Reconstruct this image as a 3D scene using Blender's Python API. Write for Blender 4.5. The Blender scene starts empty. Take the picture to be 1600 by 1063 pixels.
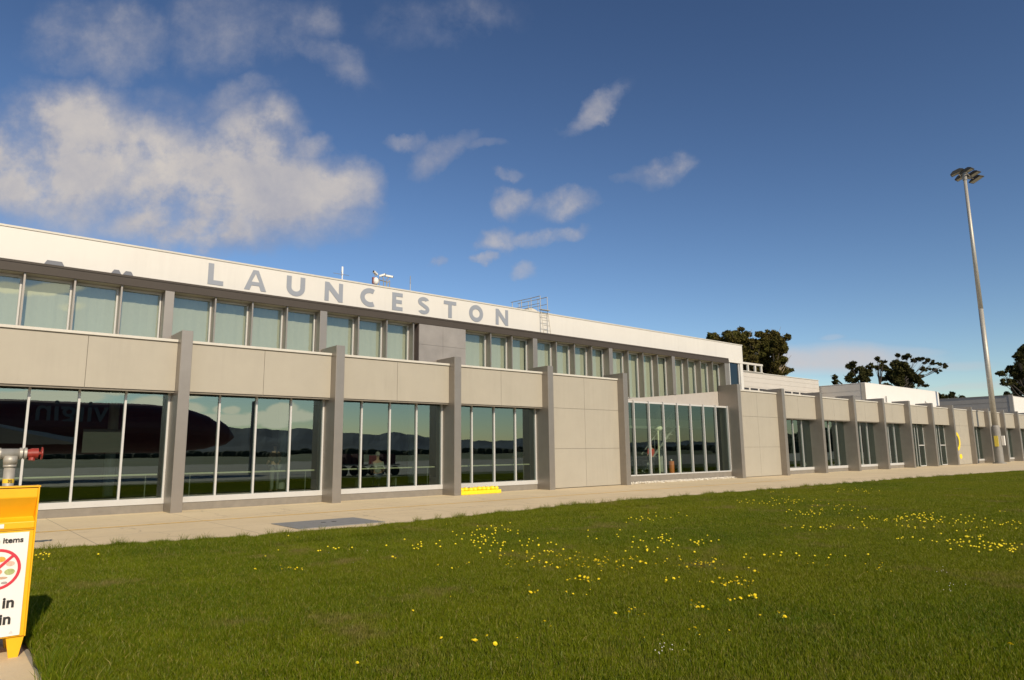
import bpy, bmesh, math, random
from mathutils import Vector, Matrix
rnd = random.Random(7)
R = math.radians
sc = bpy.context.scene
COL = sc.collection

# ------------------------------------------------------------------ camera
YAW, PITCH, ROLL, FPX = R(40.2103), R(9.2554), R(-0.6597), 1070.46
CAM = Vector((-5.5132, -21.8553, 1.6385))
FWD = Vector((math.sin(YAW)*math.cos(PITCH), math.cos(YAW)*math.cos(PITCH), math.sin(PITCH)))
_r = Vector((math.cos(YAW), -math.sin(YAW), 0)); _u = _r.cross(FWD)
RGT = _r*math.cos(ROLL) + _u*math.sin(ROLL)
UPV = -_r*math.sin(ROLL) + _u*math.cos(ROLL)
cd = bpy.data.cameras.new('camera'); cam = bpy.data.objects.new('camera', cd); COL.objects.link(cam)
cd.sensor_width = 36; cd.lens = 36*FPX/1600; cd.clip_end = 30000; cd.clip_start = 0.1
M = Matrix((RGT, UPV, -FWD)).transposed().to_4x4(); M.translation = CAM
cam.matrix_world = M
sc.camera = cam

# ------------------------------------------------------------------ light
SUN_AZ, SUN_EL = R(12), R(32)          # the light travels towards +Y, a little to +X
travel = Vector((math.sin(SUN_AZ)*math.cos(SUN_EL), math.cos(SUN_AZ)*math.cos(SUN_EL), -math.sin(SUN_EL)))
sl = bpy.data.lights.new('sun', 'SUN'); sl.energy = 4.6; sl.angle = R(0.53); sl.color = (1.0, 0.84, 0.62)
so = bpy.data.objects.new('sun', sl); COL.objects.link(so)
so.rotation_euler = travel.to_track_quat('-Z', 'Y').to_euler()
sc.view_settings.view_transform = 'Standard'; sc.view_settings.look = 'None'
sc.view_settings.exposure = 0.0; sc.view_settings.gamma = 1

# ------------------------------------------------------------------ node helpers
class NT:
    def __init__(s, tree): s.t = tree; s.n = tree.nodes; s.l = tree.links
    def new(s, typ, **kw):
        n = s.n.new(typ)
        for k, v in kw.items(): setattr(n, k, v)
        return n
    def put(s, inp, v):
        if hasattr(v, 'is_output') or hasattr(v, 'links'): s.l.new(v, inp)
        else: inp.default_value = v
    def math(s, op, a, b=None, c=None, clamp=False):
        n = s.new('ShaderNodeMath', operation=op); n.use_clamp = clamp
        s.put(n.inputs[0], a)
        if b is not None: s.put(n.inputs[1], b)
        if c is not None: s.put(n.inputs[2], c)
        return n.outputs[0]
    def vm(s, op, a, b=None):
        n = s.new('ShaderNodeVectorMath', operation=op); s.put(n.inputs[0], a)
        if b is not None: s.put(n.inputs[1], b)
        return n.outputs['Value'] if op in ('DOT_PRODUCT', 'LENGTH') else n.outputs[0]
    def noise(s, vec, scale, detail=4, rough=.55, w=None):
        n = s.new('ShaderNodeTexNoise'); 
        if vec is not None: s.put(n.inputs['Vector'], vec)
        n.inputs['Scale'].default_value = scale; n.inputs['Detail'].default_value = detail
        n.inputs['Roughness'].default_value = rough
        return n.outputs[0]
    def mapr(s, v, a, b, c=0., d=1., smooth=False):
        n = s.new('ShaderNodeMapRange'); n.clamp = True
        if smooth: n.interpolation_type = 'SMOOTHSTEP'
        s.put(n.inputs[0], v)
        for i, x in enumerate((a, b, c, d)): s.put(n.inputs[i+1], x)
        return n.outputs[0]
    def mix(s, f, a, b):
        n = s.new('ShaderNodeMix', data_type='RGBA'); s.put(n.inputs[0], f)
        s.put(n.inputs[6], a if not isinstance(a, tuple) else (*a, 1)[:4]); s.put(n.inputs[7], b if not isinstance(b, tuple) else (*b, 1)[:4])
        return n.outputs[2]

# ------------------------------------------------------------------ sky
w = bpy.data.worlds.new('World'); sc.world = w; w.use_nodes = True
nt = NT(w.node_tree); nt.n.clear()
sky = nt.new('ShaderNodeTexSky', sky_type='NISHITA'); sky.sun_disc = False
sky.sun_elevation = SUN_EL
sky.sun_rotation = math.atan2(-travel.x, -travel.y)
sky.altitude = 200; sky.air_density = 1.0; sky.dust_density = 0.35; sky.ozone_density = 2.2
tc = nt.new('ShaderNodeTexCoord'); D0 = tc.outputs['Generated']
sep = nt.new('ShaderNodeSeparateXYZ'); nt.l.new(D0, sep.inputs[0])
ay = nt.math('ABSOLUTE', sep.outputs[1])
cmb = nt.new('ShaderNodeCombineXYZ'); nt.l.new(sep.outputs[0], cmb.inputs[0]); nt.l.new(ay, cmb.inputs[1]); nt.l.new(sep.outputs[2], cmb.inputs[2])
D = cmb.outputs[0]
front = nt.math('GREATER_THAN', sep.outputs[1], 0.0)
dz = nt.math('MAXIMUM', nt.vm('DOT_PRODUCT', D, tuple(FWD)), 0.05)
U_ = nt.math('DIVIDE', nt.vm('DOT_PRODUCT', D, tuple(RGT)), dz)
V_ = nt.math('DIVIDE', nt.vm('DOT_PRODUCT', D, tuple(UPV)), dz)
uv = nt.new('ShaderNodeCombineXYZ'); nt.l.new(U_, uv.inputs[0]); nt.l.new(V_, uv.inputs[1])
UVc = uv.outputs[0]
# warp so that the outlines of the clouds are ragged
wn = nt.new('ShaderNodeTexNoise'); nt.l.new(UVc, wn.inputs['Vector']); wn.inputs['Scale'].default_value = 9; wn.inputs['Detail'].default_value = 6; wn.inputs['Roughness'].default_value = .6
wv = nt.vm('SUBTRACT', wn.outputs['Color'], (0.5, 0.5, 0.5))
wsc = nt.new('ShaderNodeVectorMath', operation='SCALE'); nt.l.new(wv, wsc.inputs[0]); wsc.inputs['Scale'].default_value = 0.085
UVw = nt.vm('ADD', UVc, wsc.outputs[0])
wsc2 = nt.new('ShaderNodeVectorMath', operation='SCALE'); nt.l.new(wv, wsc2.inputs[0]); wsc2.inputs['Scale'].default_value = 0.02
UVs = nt.vm('ADD', UVc, wsc2.outputs[0])
def cloud_mask(blobs, UVw=UVw):
    tot = None
    for (x, y, rx, ry, ang, amp) in blobs:
        c = ((x-800)/FPX, (531.5-y)/FPX, 0)
        mp = nt.new('ShaderNodeMapping', vector_type='TEXTURE')
        nt.l.new(UVw, mp.inputs['Vector'])
        mp.inputs['Location'].default_value = c
        mp.inputs['Rotation'].default_value = (0, 0, R(ang))
        mp.inputs['Scale'].default_value = (rx/FPX, ry/FPX, 1)
        ln = nt.vm('LENGTH', mp.outputs[0])
        m = nt.mapr(ln, 0.25, 1.25, amp, 0.0, smooth=True)
        tot = m if tot is None else nt.math('MAXIMUM', tot, m)
    return tot
A = [(110,250,190,135,0,1), (30,270,150,120,0,.95), (110,185,95,75,0,.95), (300,280,250,95,0,1), (430,300,190,95,-8,1), (300,345,200,55,0,1), (400,215,95,75,0,.85), (230,230,120,80,0,.9), (545,300,70,60,0,.8), (20,200,60,60,0,.5), (250,170,90,60,0,.36), (120,60,110,80,20,.30), (430,40,120,70,0,.30), (700,30,160,60,0,.22),
     (60,330,95,30,0,.75), (470,225,60,30,10,.6), (530,290,75,50,-15,.9), (395,180,50,25,0,.5),
     (200,70,100,80,30,.36), (340,40,100,90,0,.40), (510,85,100,34,-25,.38), (490,40,60,40,0,.34), (360,155,90,38,20,.42), (30,60,30,20,0,.0),
     (640,222,45,18,0,.5), (695,235,75,28,33,.55), (760,228,45,15,0,.35), (930,168,75,24,36,.62), (1028,265,55,26,8,.72), (985,272,40,14,0,.4),
     (800,318,40,26,0,.62), (880,315,65,28,12,.62), (780,378,42,30,10,.72), (830,372,60,18,5,.72), (880,362,40,14,0,.5), (755,412,24,12,0,.6), (820,428,26,16,0,.45), (685,415,16,10,0,.42), (790,278,30,12,0,.32)]
B = [(1310,562,170,26,0,1), (1250,562,130,24,-2,1), (1400,560,70,10,0,.5), (1500,572,60,9,0,.5), (1520,604,80,7,3,.5), (1300,530,22,6,0,.4), (1430,550,60,9,0,.4)]
BACK = [(60,618,150,16,0,1), (170,606,80,14,0,.9), (240,628,60,16,0,.9), (290,640,55,18,0,1), (300,612,38,14,0,.9), (360,655,90,13,0,.95), (430,650,80,14,0,1), (355,640,20,10,0,.9), (440,640,32,15,5,1),
        (490,650,24,8,0,.8), (430,662,30,8,0,.9), (80,452,70,14,5,.85), (10,452,50,12,0,.8), (120,440,40,9,15,.6), (115,478,36,12,0,.5)]
nA = nt.noise(UVc, 7, 10, .62); nB = nt.noise(UVc, 20, 9, .66)
det = nt.math('ADD', nt.math('MULTIPLY', nt.math('SUBTRACT', nA, .5), 1.1), nt.math('MULTIPLY', nt.math('SUBTRACT', nB, .5), .55))
maskA = cloud_mask(A)
dA = nt.math('MULTIPLY', nt.mapr(nt.math('ADD', maskA, nt.math('MULTIPLY', det, .85)), 0.08, .92, 0, 1), nt.mapr(maskA, 0, .25, 0, 1, smooth=True))
maskB = cloud_mask(B, UVs)
dB = nt.math('MULTIPLY', maskB, nt.mapr(nA, .25, .6, .45, 1))
holes = nt.mapr(nt.noise(nt.vm('ADD', UVc, (7.7, 2.2, 0)), 6.5, 7, .6), .50, .68, 0, .60, smooth=True)
dA = nt.math('MULTIPLY', dA, nt.math('SUBTRACT', 1.0, holes))
dF = nt.math('MULTIPLY', nt.math('MAXIMUM', nt.math('MULTIPLY', dA, .92), nt.math('MULTIPLY', dB, .8)), front)
maskK = cloud_mask(BACK, UVs)
dK = nt.math('MULTIPLY', nt.mapr(nt.math('ADD', maskK, nt.math('MULTIPLY', det, 1.1)), .30, .75, 0, 1, smooth=True), nt.mapr(maskK, 0, .3, 0, 1))
dK = nt.math('MULTIPLY', dK, nt.math('SUBTRACT', 1.0, front))
SKS = 0.10
def k(c): return tuple(x/SKS for x in c)
nC = nt.noise(nt.vm('ADD', UVw, (3.1, 1.7, 0)), 4.2, 9, .6)
lum = nt.math('ADD', nt.math('MULTIPLY', dA, .55), nt.math('ADD', nt.math('MULTIPLY', nt.math('SUBTRACT', nC, .5), 2.0), nt.math('MULTIPLY', det, .5)))
ccol = nt.mix(nt.mapr(lum, .0, .85), k((.30, .32, .41)), k((.66, .60, .54)))
sk1 = nt.vm('MULTIPLY', sky.outputs[0], (0.92/2.35, 0.93/3.7, 1.10/6.3))
gm = nt.new('ShaderNodeGamma'); nt.l.new(sk1, gm.inputs[0]); gm.inputs[1].default_value = 1.42
skyc = nt.vm('MULTIPLY', gm.outputs[0], (2.15, 3.80, 6.1))
ccol = nt.mix(nt.mapr(maskB, .02, .2), ccol, k((.60, .56, .56)))
c1 = nt.mix(dF, skyc, ccol)
c2 = nt.mix(dK, c1, k((1.9, 1.7, 1.35)))
bg = nt.new('ShaderNodeBackground'); bg.inputs[1].default_value = SKS; nt.l.new(c2, bg.inputs[0])
wo = nt.new('ShaderNodeOutputWorld'); nt.l.new(bg.outputs[0], wo.inputs[0])

# ------------------------------------------------------------------ materials
MATS = {}
def mat(name, col, rough=.6, metal=0., var=.06, vscale=3., bump=0., bscale=40., spec=.5, coat=0., streak=0.):
    if name in MATS: return MATS[name]
    m = bpy.data.materials.new(name); m.use_nodes = True; t = NT(m.node_tree)
    b = t.n['Principled BSDF']
    g = t.new('ShaderNodeNewGeometry')
    n = t.noise(g.outputs['Position'], vscale, 5, .6)
    lo = tuple(max(0, c*(1-var)) for c in col); hi = tuple(min(1, c*(1+var)) for c in col)
    cc_ = t.mix(t.mapr(n, .3, .7), lo, hi)
    if streak:
        mp = t.new('ShaderNodeMapping'); t.l.new(g.outputs['Position'], mp.inputs[0]); mp.inputs['Scale'].default_value = (5, 5, .35)
        s1 = t.mapr(t.noise(mp.outputs[0], 1.0, 6, .65), .42, .72)
        s2 = t.mapr(t.noise(g.outputs['Position'], .45, 4, .6), .4, .65)
        cc_ = t.mix(t.math('MULTIPLY', t.math('MULTIPLY', s1, s2), streak), cc_, tuple(c*.70 for c in col))
    t.l.new(cc_, b.inputs['Base Color'])
    b.inputs['Roughness'].default_value = rough; b.inputs['Metallic'].default_value = metal
    b.inputs['Specular IOR Level'].default_value = spec
    if coat: b.inputs['Coat Weight'].default_value = coat
    if bump:
        bn = t.new('ShaderNodeBump'); bn.inputs['Strength'].default_value = bump; bn.inputs['Distance'].default_value = .02
        t.l.new(t.noise(g.outputs['Position'], bscale, 4, .6), bn.inputs['Height']); t.l.new(bn.outputs[0], b.inputs['Normal'])
    MATS[name] = m; return m

def glass_mat(name, tint, ior, refl=(.8, .98, .84)):
    m = bpy.data.materials.new(name); m.use_nodes = True; t = NT(m.node_tree); t.n.clear()
    tr = t.new('ShaderNodeBsdfTransparent'); tr.inputs[0].default_value = (*tint, 1)
    gl = t.new('ShaderNodeBsdfGlossy'); gl.inputs[0].default_value = (*refl, 1); gl.inputs['Roughness'].default_value = .0
    g = t.new('ShaderNodeNewGeometry')
    bn = t.new('ShaderNodeBump'); bn.inputs['Strength'].default_value = .05; bn.inputs['Distance'].default_value = .01
    t.l.new(t.noise(g.outputs['Position'], .9, 2, .5), bn.inputs['Height']); t.l.new(bn.outputs[0], gl.inputs['Normal'])
    f0 = ior      # reflectance at normal incidence; Schlick on both faces
    cs_ = t.math('ABSOLUTE', t.vm('DOT_PRODUCT', g.outputs['Incoming'], g.outputs['True Normal']))
    fr = t.math('ADD', t.math('MULTIPLY', t.math('POWER', t.math('SUBTRACT', 1.0, cs_), 5.0), 1-f0), f0)
    mx = t.new('ShaderNodeMixShader'); t.l.new(fr, mx.inputs[0]); t.l.new(tr.outputs[0], mx.inputs[1]); t.l.new(gl.outputs[0], mx.inputs[2])
    o = t.new('ShaderNodeOutputMaterial'); t.l.new(mx.outputs[0], o.inputs[0])
    return m

GLASS = glass_mat('tinted_glass', (.50, .60, .54), .24, (.78, .94, .88))
GLASS_ENTRY = glass_mat('entry_glass', (.70, .80, .73), .15, (.78, .95, .88))
GLASS_UP = glass_mat('upper_glass', (.80, .86, .78), .14, (.8, .93, .88))
beige = mat('beige_panel', (.368, .340, .278), .55, 0, .03, 1.2, streak=.30)
beige_cap = mat('cap_white', (.55, .53, .47), .5, 0, .03, 2, streak=.35)
white_fascia = mat('fascia_white', (.63, .615, .575), .45, 0, .02, .8, streak=.22)
white_frame = mat('frame_white', (.50, .50, .49), .35, 0, .03, 3)
steel_grey = mat('pillar_grey', (.30, .27, .235), .38, .55, .05, 2.0, spec=.6, streak=.25)
band_grey = mat('band_grey', (.058, .049, .042), .6, .0, .05, 1.5, spec=.25)
plinth_m = mat('plinth', (.21, .19, .16), .8, 0, .1, 4, .2)
soffit_m = mat('soffit', (.42, .38, .30), .7, 0, .04)
blind_m = mat('blind', (.42, .405, .36), .85, 0, .03, 9)
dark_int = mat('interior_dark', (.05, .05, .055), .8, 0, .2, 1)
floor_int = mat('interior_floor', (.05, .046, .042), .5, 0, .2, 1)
galv = mat('galvanised', (.42, .40, .35), .5, .35, .12, 8)
galv_dark = mat('galvanised_dull', (.27, .26, .24), .6, .4, .12, 8)
yellow_bin = mat('yellow_paint', (.86, .46, .012), .4, 0, .04, 6)
black_m = mat('black', (.02, .02, .022), .6)
red_m = mat('red_paint', (.27, .028, .018), .45, 0, .12, 12)
letter_m = mat('letter_grey', (.26, .285, .33), .5, 0, .02)
yellow_m = mat('yellow_plastic', (.88, .66, .02), .45, 0, .06, 20)
pebble_m = mat('pebble', (.72, .68, .6), .9, 0, .2, 30)

def concrete():
    m = bpy.data.materials.new('concrete'); m.use_nodes = True; t = NT(m.node_tree); b = t.n['Principled BSDF']
    g = t.new('ShaderNodeNewGeometry'); P = g.outputs['Position']
    n1 = t.noise(P, .35, 6, .6); n2 = t.noise(P, 6, 6, .7); n3 = t.noise(P, 60, 3, .6)
    st = t.new('ShaderNodeMapping'); t.l.new(P, st.inputs[0]); st.inputs['Scale'].default_value = (.25, 1.6, 1)
    n4 = t.noise(st.outputs[0], 1.3, 6, .65)
    c = t.mix(t.mapr(n1, .3, .7), (.61, .495, .305), (.71, .585, .375))
    c = t.mix(t.mapr(n2, .35, .75, 0, .35), c, (.46, .38, .27))
    c = t.mix(t.mapr(n4, .55, .75, 0, .45), c, (.46, .39, .28))
    c = t.mix(t.mapr(n3, .45, .75, 0, .25), c, (.76, .66, .48))
    spots = t.mapr(t.noise(P, 1.7, 2, .4), .68, .76, 0, .35); c = t.mix(spots, c, (.33, .28, .20))
    vo = t.new('ShaderNodeTexVoronoi'); vo.feature = 'DISTANCE_TO_EDGE'; vo.inputs['Scale'].default_value = .16
    wv_ = t.new('ShaderNodeTexNoise'); t.l.new(P, wv_.inputs['Vector']); wv_.inputs['Scale'].default_value = 1.5; wv_.inputs['Detail'].default_value = 6
    t.l.new(t.vm('ADD', P, wv_.outputs['Color']), vo.inputs['Vector'])
    c = t.mix(t.mapr(vo.outputs['Distance'], .0, .0035, .55, 0), c, (.24, .20, .15))
    br = t.new('ShaderNodeTexBrick'); t.l.new(P, br.inputs['Vector'])
    br.inputs['Scale'].default_value = 1; br.inputs['Mortar Size'].default_value = .010; br.inputs['Brick Width'].default_value = 2.9; br.inputs['Row Height'].default_value = 2.6
    br.offset = 0; br.inputs['Mortar Smooth'].default_value = .3
    c = t.mix(t.math('MULTIPLY', br.outputs['Fac'], .75), c, (.20, .17, .13))
    t.l.new(c, b.inputs['Base Color']); b.inputs['Roughness'].default_value = .85
    bn = t.new('ShaderNodeBump'); bn.inputs['Strength'].default_value = .25; bn.inputs['Distance'].default_value = .01
    t.l.new(n3, bn.inputs['Height']); t.l.new(bn.outputs[0], b.inputs['Normal'])
    return m
CONC = concrete()
ASPH = mat('apron_concrete', (.30, .28, .24), .85, 0, .15, .2, .2)

def soil_mat():
    m = bpy.data.materials.new('lawn_soil'); m.use_nodes = True; t = NT(m.node_tree); b = t.n['Principled BSDF']
    g = t.new('ShaderNodeNewGeometry'); P = g.outputs['Position']
    c = t.mix(t.mapr(t.noise(P, .5, 6, .6), .35, .65), (.055, .070, .003), (.085, .10, .006))
    c = t.mix(t.mapr(t.noise(P, 25, 5, .7), .4, .7), c, (.05, .052, .006))
    t.l.new(c, b.inputs['Base Color']); b.inputs['Roughness'].default_value = .95
    return m
def blade_mat():
    m = bpy.data.materials.new('grass_blade'); m.use_nodes = True; t = NT(m.node_tree); t.n.clear()
    g = t.new('ShaderNodeNewGeometry'); P = g.outputs['Position']
    big = t.mapr(t.noise(P, .33, 5, .6), .38, .64)
    mid = t.mapr(t.noise(P, 2.1, 4, .6), .35, .68)
    c = t.mix(big, (.078, .138, .002), (.152, .198, .003))
    c = t.mix(t.math('MULTIPLY', mid, .6), c, (.050, .092, .002))
    sun_patch = t.mapr(t.noise(P, .13, 4, .55), .40, .62)
    c = t.mix(t.math('MULTIPLY', sun_patch, .8), c, (.165, .185, .004))  # broad yellowish patches put sunlit turf into the blade colour
    rn = g.outputs['Random Per Island']
    c = t.mix(t.mapr(rn, .35, 1, 0, .75), c, (.27, .27, .02))  # random blades lightened to imitate sunlit tips
    c = t.mix(t.mapr(rn, .93, .95, 0, .8), c, (.36, .29, .10))
    # worn brownish patches where the dandelions grow
    dry = t.mapr(t.noise(P, .55, 6, .7), .56, .68)
    c = t.mix(t.math('MULTIPLY', dry, .75), c, (.25, .20, .075))
    d = t.new('ShaderNodeBsdfDiffuse'); t.l.new(c, d.inputs[0])
    tr = t.new('ShaderNodeBsdfTranslucent'); t.l.new(t.vm('MULTIPLY', c, (1.15, 1.2, .5)), tr.inputs[0])
    gl = t.new('ShaderNodeBsdfGlossy'); gl.inputs['Roughness'].default_value = .45; gl.inputs[0].default_value = (.8, .8, .7, 1)
    a = t.new('ShaderNodeMixShader'); a.inputs[0].default_value = .35; t.l.new(d.outputs[0], a.inputs[1]); t.l.new(tr.outputs[0], a.inputs[2])
    e = t.new('ShaderNodeMixShader'); e.inputs[0].default_value = .018; t.l.new(a.outputs[0], e.inputs[1]); t.l.new(gl.outputs[0], e.inputs[2])
    o = t.new('ShaderNodeOutputMaterial'); t.l.new(e.outputs[0], o.inputs[0]); return m
SOIL = soil_mat(); BLADE = blade_mat()

def leaf_mat(name, c1, c2, c3):
    m = bpy.data.materials.new(name); m.use_nodes = True; t = NT(m.node_tree); t.n.clear()
    g = t.new('ShaderNodeNewGeometry'); P = g.outputs['Position']
    c = t.mix(t.mapr(t.noise(P, .35, 4, .6), .38, .62), c1, c2)
    c = t.mix(t.mapr(g.outputs['Random Per Island'], 0, 1, 0, .6), c, c3)
    d = t.new('ShaderNodeBsdfDiffuse'); t.l.new(c, d.inputs[0])
    tr = t.new('ShaderNodeBsdfTranslucent'); t.l.new(c, tr.inputs[0])
    a = t.new('ShaderNodeMixShader'); a.inputs[0].default_value = .15; t.l.new(d.outputs[0], a.inputs[1]); t.l.new(tr.outputs[0], a.inputs[2])
    o = t.new('ShaderNodeOutputMaterial'); t.l.new(a.outputs[0], o.inputs[0]); return m
LEAF_A = leaf_mat('gum_leaf_bronze', (.060, .048, .014), (.080, .085, .020), (.12, .10, .035))
LEAF_B = leaf_mat('gum_leaf_dark', (.026, .031, .011), (.045, .048, .016), (.08, .07, .028))
BARK = mat('gum_bark', (.26, .205, .14), .85, 0, .3, 2)
BARK_D = mat('gum_bark_dark', (.045, .037, .03), .9, 0, .3, 2)

# ------------------------------------------------------------------ object helpers
def tag(o, label=None, cat=None, group=None, kind=None):
    if label: o['label'] = label
    if cat: o['category'] = cat
    if group: o['group'] = group
    if kind: o['kind'] = kind
    return o
def empty(name, loc, label, cat, group=None):
    o = bpy.data.objects.new(name, None); COL.objects.link(o); o.location = loc; o.empty_display_size = .2
    return tag(o, label, cat, group)
class MB:
    def __init__(s): s.v = []; s.f = []; s.m = []; s.mi = 0
    def quad(s, pts):
        i = len(s.v); s.v += [tuple(p) for p in pts]; s.f.append(tuple(range(i, i+len(pts)))); s.m.append(s.mi); return s
    def box(s, x0, x1, y0, y1, z0, z1):
        i = len(s.v)
        s.v += [(x, y, z) for z in (z0, z1) for (x, y) in ((x0, y0), (x1, y0), (x1, y1), (x0, y1))]
        for f in ((0,3,2,1), (4,5,6,7), (0,1,5,4), (1,2,6,5), (2,3,7,6), (3,0,4,7)):
            s.f.append(tuple(i+a for a in f)); s.m.append(s.mi)
        return s
    def prism(s, poly, y0, y1, axis='y'):       # poly of (a, b) points, extruded
        def P(a, b, c): return {'y': (a, c, b), 'x': (c, a, b), 'z': (a, b, c)}[axis]
        n = len(poly); i = len(s.v)
        s.v += [P(a, b, y0) for a, b in poly] + [P(a, b, y1) for a, b in poly]
        s.f.append(tuple(i+j for j in range(n))); s.f.append(tuple(i+n+j for j in reversed(range(n)))); s.m += [s.mi]*2
        for j in range(n):
            k2 = (j+1) % n; s.f.append((i+j, i+n+j, i+n+k2, i+k2)); s.m.append(s.mi)
        return s
    def tube(s, p, q, r0, r1=None, n=10, caps=True):
        p, q = Vector(p), Vector(q); r1 = r0 if r1 is None else r1
        d = (q-p).normalized(); a = d.orthogonal().normalized(); b = d.cross(a)
        i = len(s.v)
        for c, r in ((p, r0), (q, r1)):
            for j in range(n):
                t = 2*math.pi*j/n; s.v.append(tuple(c + a*math.cos(t)*r + b*math.sin(t)*r))
        for j in range(n):
            k2 = (j+1) % n; s.f.append((i+j, i+k2, i+n+k2, i+n+j)); s.m.append(s.mi)
        if caps:
            s.f.append(tuple(i+j for j in reversed(range(n)))); s.f.append(tuple(i+n+j for j in range(n))); s.m += [s.mi]*2
        return s
    def path(s, pts, radii, n=8):
        for j in range(len(pts)-1): s.tube(pts[j], pts[j+1], radii[j], radii[j+1], n)
        return s
    def ball(s, c, r, seg=12, rings=7, sq=(1, 1, 1)):
        i = len(s.v); c = Vector(c)
        for a in range(rings+1):
            ph = math.pi*a/rings
            for b in range(seg):
                th = 2*math.pi*b/seg
                s.v.append((c.x+r*sq[0]*math.sin(ph)*math.cos(th), c.y+r*sq[1]*math.sin(ph)*math.sin(th), c.z+r*sq[2]*math.cos(ph)))
        for a in range(rings):
            for b in range(seg):
                b2 = (b+1) % seg; s.f.append((i+a*seg+b, i+(a+1)*seg+b, i+(a+1)*seg+b2, i+a*seg+b2)); s.m.append(s.mi)
        return s
    def build(s, name, mats, parent=None, bevel=0, smooth=False, loc=None):
        me = bpy.data.meshes.new(name)
        off = Vector((0, 0, 0))
        if parent is not None:
            p = parent
            while p is not None: off += Vector(p.location); p = p.parent
        if loc is not None: off += Vector(loc)
        me.from_pydata([tuple(Vector(v)-off) for v in s.v], [], s.f)
        if not isinstance(mats, (list, tuple)): mats = [mats]
        for m in mats: me.materials.append(m)
        me.polygons.foreach_set('material_index', s.m)
        if smooth: me.polygons.foreach_set('use_smooth', [True]*len(me.polygons))
        me.update()
        o = bpy.data.objects.new(name, me); COL.objects.link(o)
        if parent is not None: o.parent = parent
        if loc is not None: o.location = loc
        if bevel:
            b = o.modifiers.new('bevel', 'BEVEL'); b.width = bevel; b.segments = 2; b.limit_method = 'ANGLE'
        return o
def curve_text(body, size, offset=0.0, extrude=.004):
    c = bpy.data.curves.new('t', 'FONT'); c.body = body; c.size = size; c.extrude = extrude; c.offset = offset
    c.align_x = 'RIGHT'
    o = bpy.data.objects.new('t', c); COL.objects.link(o)
    dg = bpy.context.evaluated_depsgraph_get(); me = bpy.data.meshes.new_from_object(o.evaluated_get(dg))
    bpy.data.objects.remove(o); return me
def text_obj(name, body, size, m, parent, pos, rot, offset=0.0, scale=(1, 1, 1)):
    me = curve_text(body, size, offset); me.materials.clear(); me.materials.append(m)
    o = bpy.data.objects.new(name, me); COL.objects.link(o); o.parent = parent
    off = Vector((0, 0, 0)); p = parent
    while p is not None: off += Vector(p.location); p = p.parent
    o.location = Vector(pos)-off; o.rotation_euler = rot; o.scale = scale
    return o

# ------------------------------------------------------------------ ground
S = 5.0
def grass_edge(x):
    pts = [(-30, -7.3), (-4, -7.2), (-1, -7.9), (2, -8.1), (5, -7.75), (9, -7.25), (13, -7.2), (20, -7.5), (32, -7.8), (50, -8.8), (80, -9.6), (130, -11)]
    for (a, b), (c, d) in zip(pts, pts[1:]):
        if x <= c: return b + (d-b)*(x-a)/(c-a)
    return -11
g = MB(); NX = 60
g.quad([(-3000, -3000, 0), (3000, -3000, 0), (3000, 3000, 0), (-3000, 3000, 0)])
ground = g.build('ground', ASPH); tag(ground, kind='structure')
p = MB(); p.quad([(-40, -26, .004), (-4.72, -26, .004), (-4.72, -7.0, .004), (-40, -7.0, .004)]); p.quad([(-40, -7.0, .004), (150, -7.0, .004), (150, 1.3, .004), (-40, 1.3, .004)])
p.quad([(-4.72, -12.5, .004), (150, -12.5, .004), (150, -7.0, .004), (-4.72, -7.0, .004)])
tag(p.build('pavement', CONC), kind='structure')
ln = MB(); ln.quad([(-7, -3.30, .009), (29.5, -3.20, .009), (29.5, -3.12, .009), (-7, -3.22, .009)])
tag(ln.build('painted_line', mat('line_yellow', (.85, .50, .04), .8, 0, .15, 9)), kind='structure')
# the lawn: soil slab with an uneven pavement side edge
YL = -23.4
so_ = MB(); xs = [-4.64 + i*.5 for i in range(270)]
def edge_j(x): return grass_edge(x) + .05*math.sin(x*2.3) + .04*math.sin(x*5.1+1)
def left_edge(y): return -4.72 + .03*math.sin(y*3.1) + .02*math.sin(y*7.7) + .06*max(0, 1-abs(y+14.7)/.7)
for a, b in zip(xs, xs[1:]):
    so_.quad([(a, YL, .02), (b, YL, .02), (b, edge_j(b), .02), (a, edge_j(a), .02)])
yl = YL
while yl < -7.6:
    so_.quad([(left_edge(yl), yl, .0195), (-4.639, yl, .0195), (-4.639, yl+.3, .0195), (left_edge(yl+.3), yl+.3, .0195)]); yl += .3
lawn = so_.build('lawn', SOIL); tag(lawn, kind='structure')

# ------------------------------------------------------------------ grass (instanced tufts)
protos = bpy.data.collections.new('grass_protos')
def tuft_patch(name, size, n, wid, hgt):
    v, f = [], []
    for _ in range(n):
        x, y = rnd.uniform(-size/2, size/2), rnd.uniform(-size/2, size/2)
        a = rnd.uniform(0, 2*math.pi); h = hgt*rnd.uniform(.45, 1.25)*(1.5 if rnd.random() < .02 else 1); ww = wid*rnd.uniform(.6, 1.2)
        la = rnd.uniform(0, 2*math.pi); le = h*rnd.uniform(.1, .75)
        dx, dy = math.cos(a)*ww/2, math.sin(a)*ww/2
        mx, my = x+math.cos(la)*le*.35, y+math.sin(la)*le*.35
        tx, ty = x+math.cos(la)*le, y+math.sin(la)*le
        i = len(v)
        v += [(x-dx, y-dy, 0), (x+dx, y+dy, 0), (mx+dx*.8, my+dy*.8, h*.6), (mx-dx*.8, my-dy*.8, h*.6), (tx, ty, h*.97)]
        f += [(i, i+1, i+2, i+3), (i+3, i+2, i+4)]
    me = bpy.data.meshes.new(name); me.from_pydata(v, [], f); me.materials.append(BLADE)
    o = bpy.data.objects.new(name, me); protos.objects.link(o); return o
NEAR, MID, FAR = 4, 3, 3
for i in range(NEAR): tuft_patch('a%d' % i, 1.0, 11000, .0042, .050)
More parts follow.
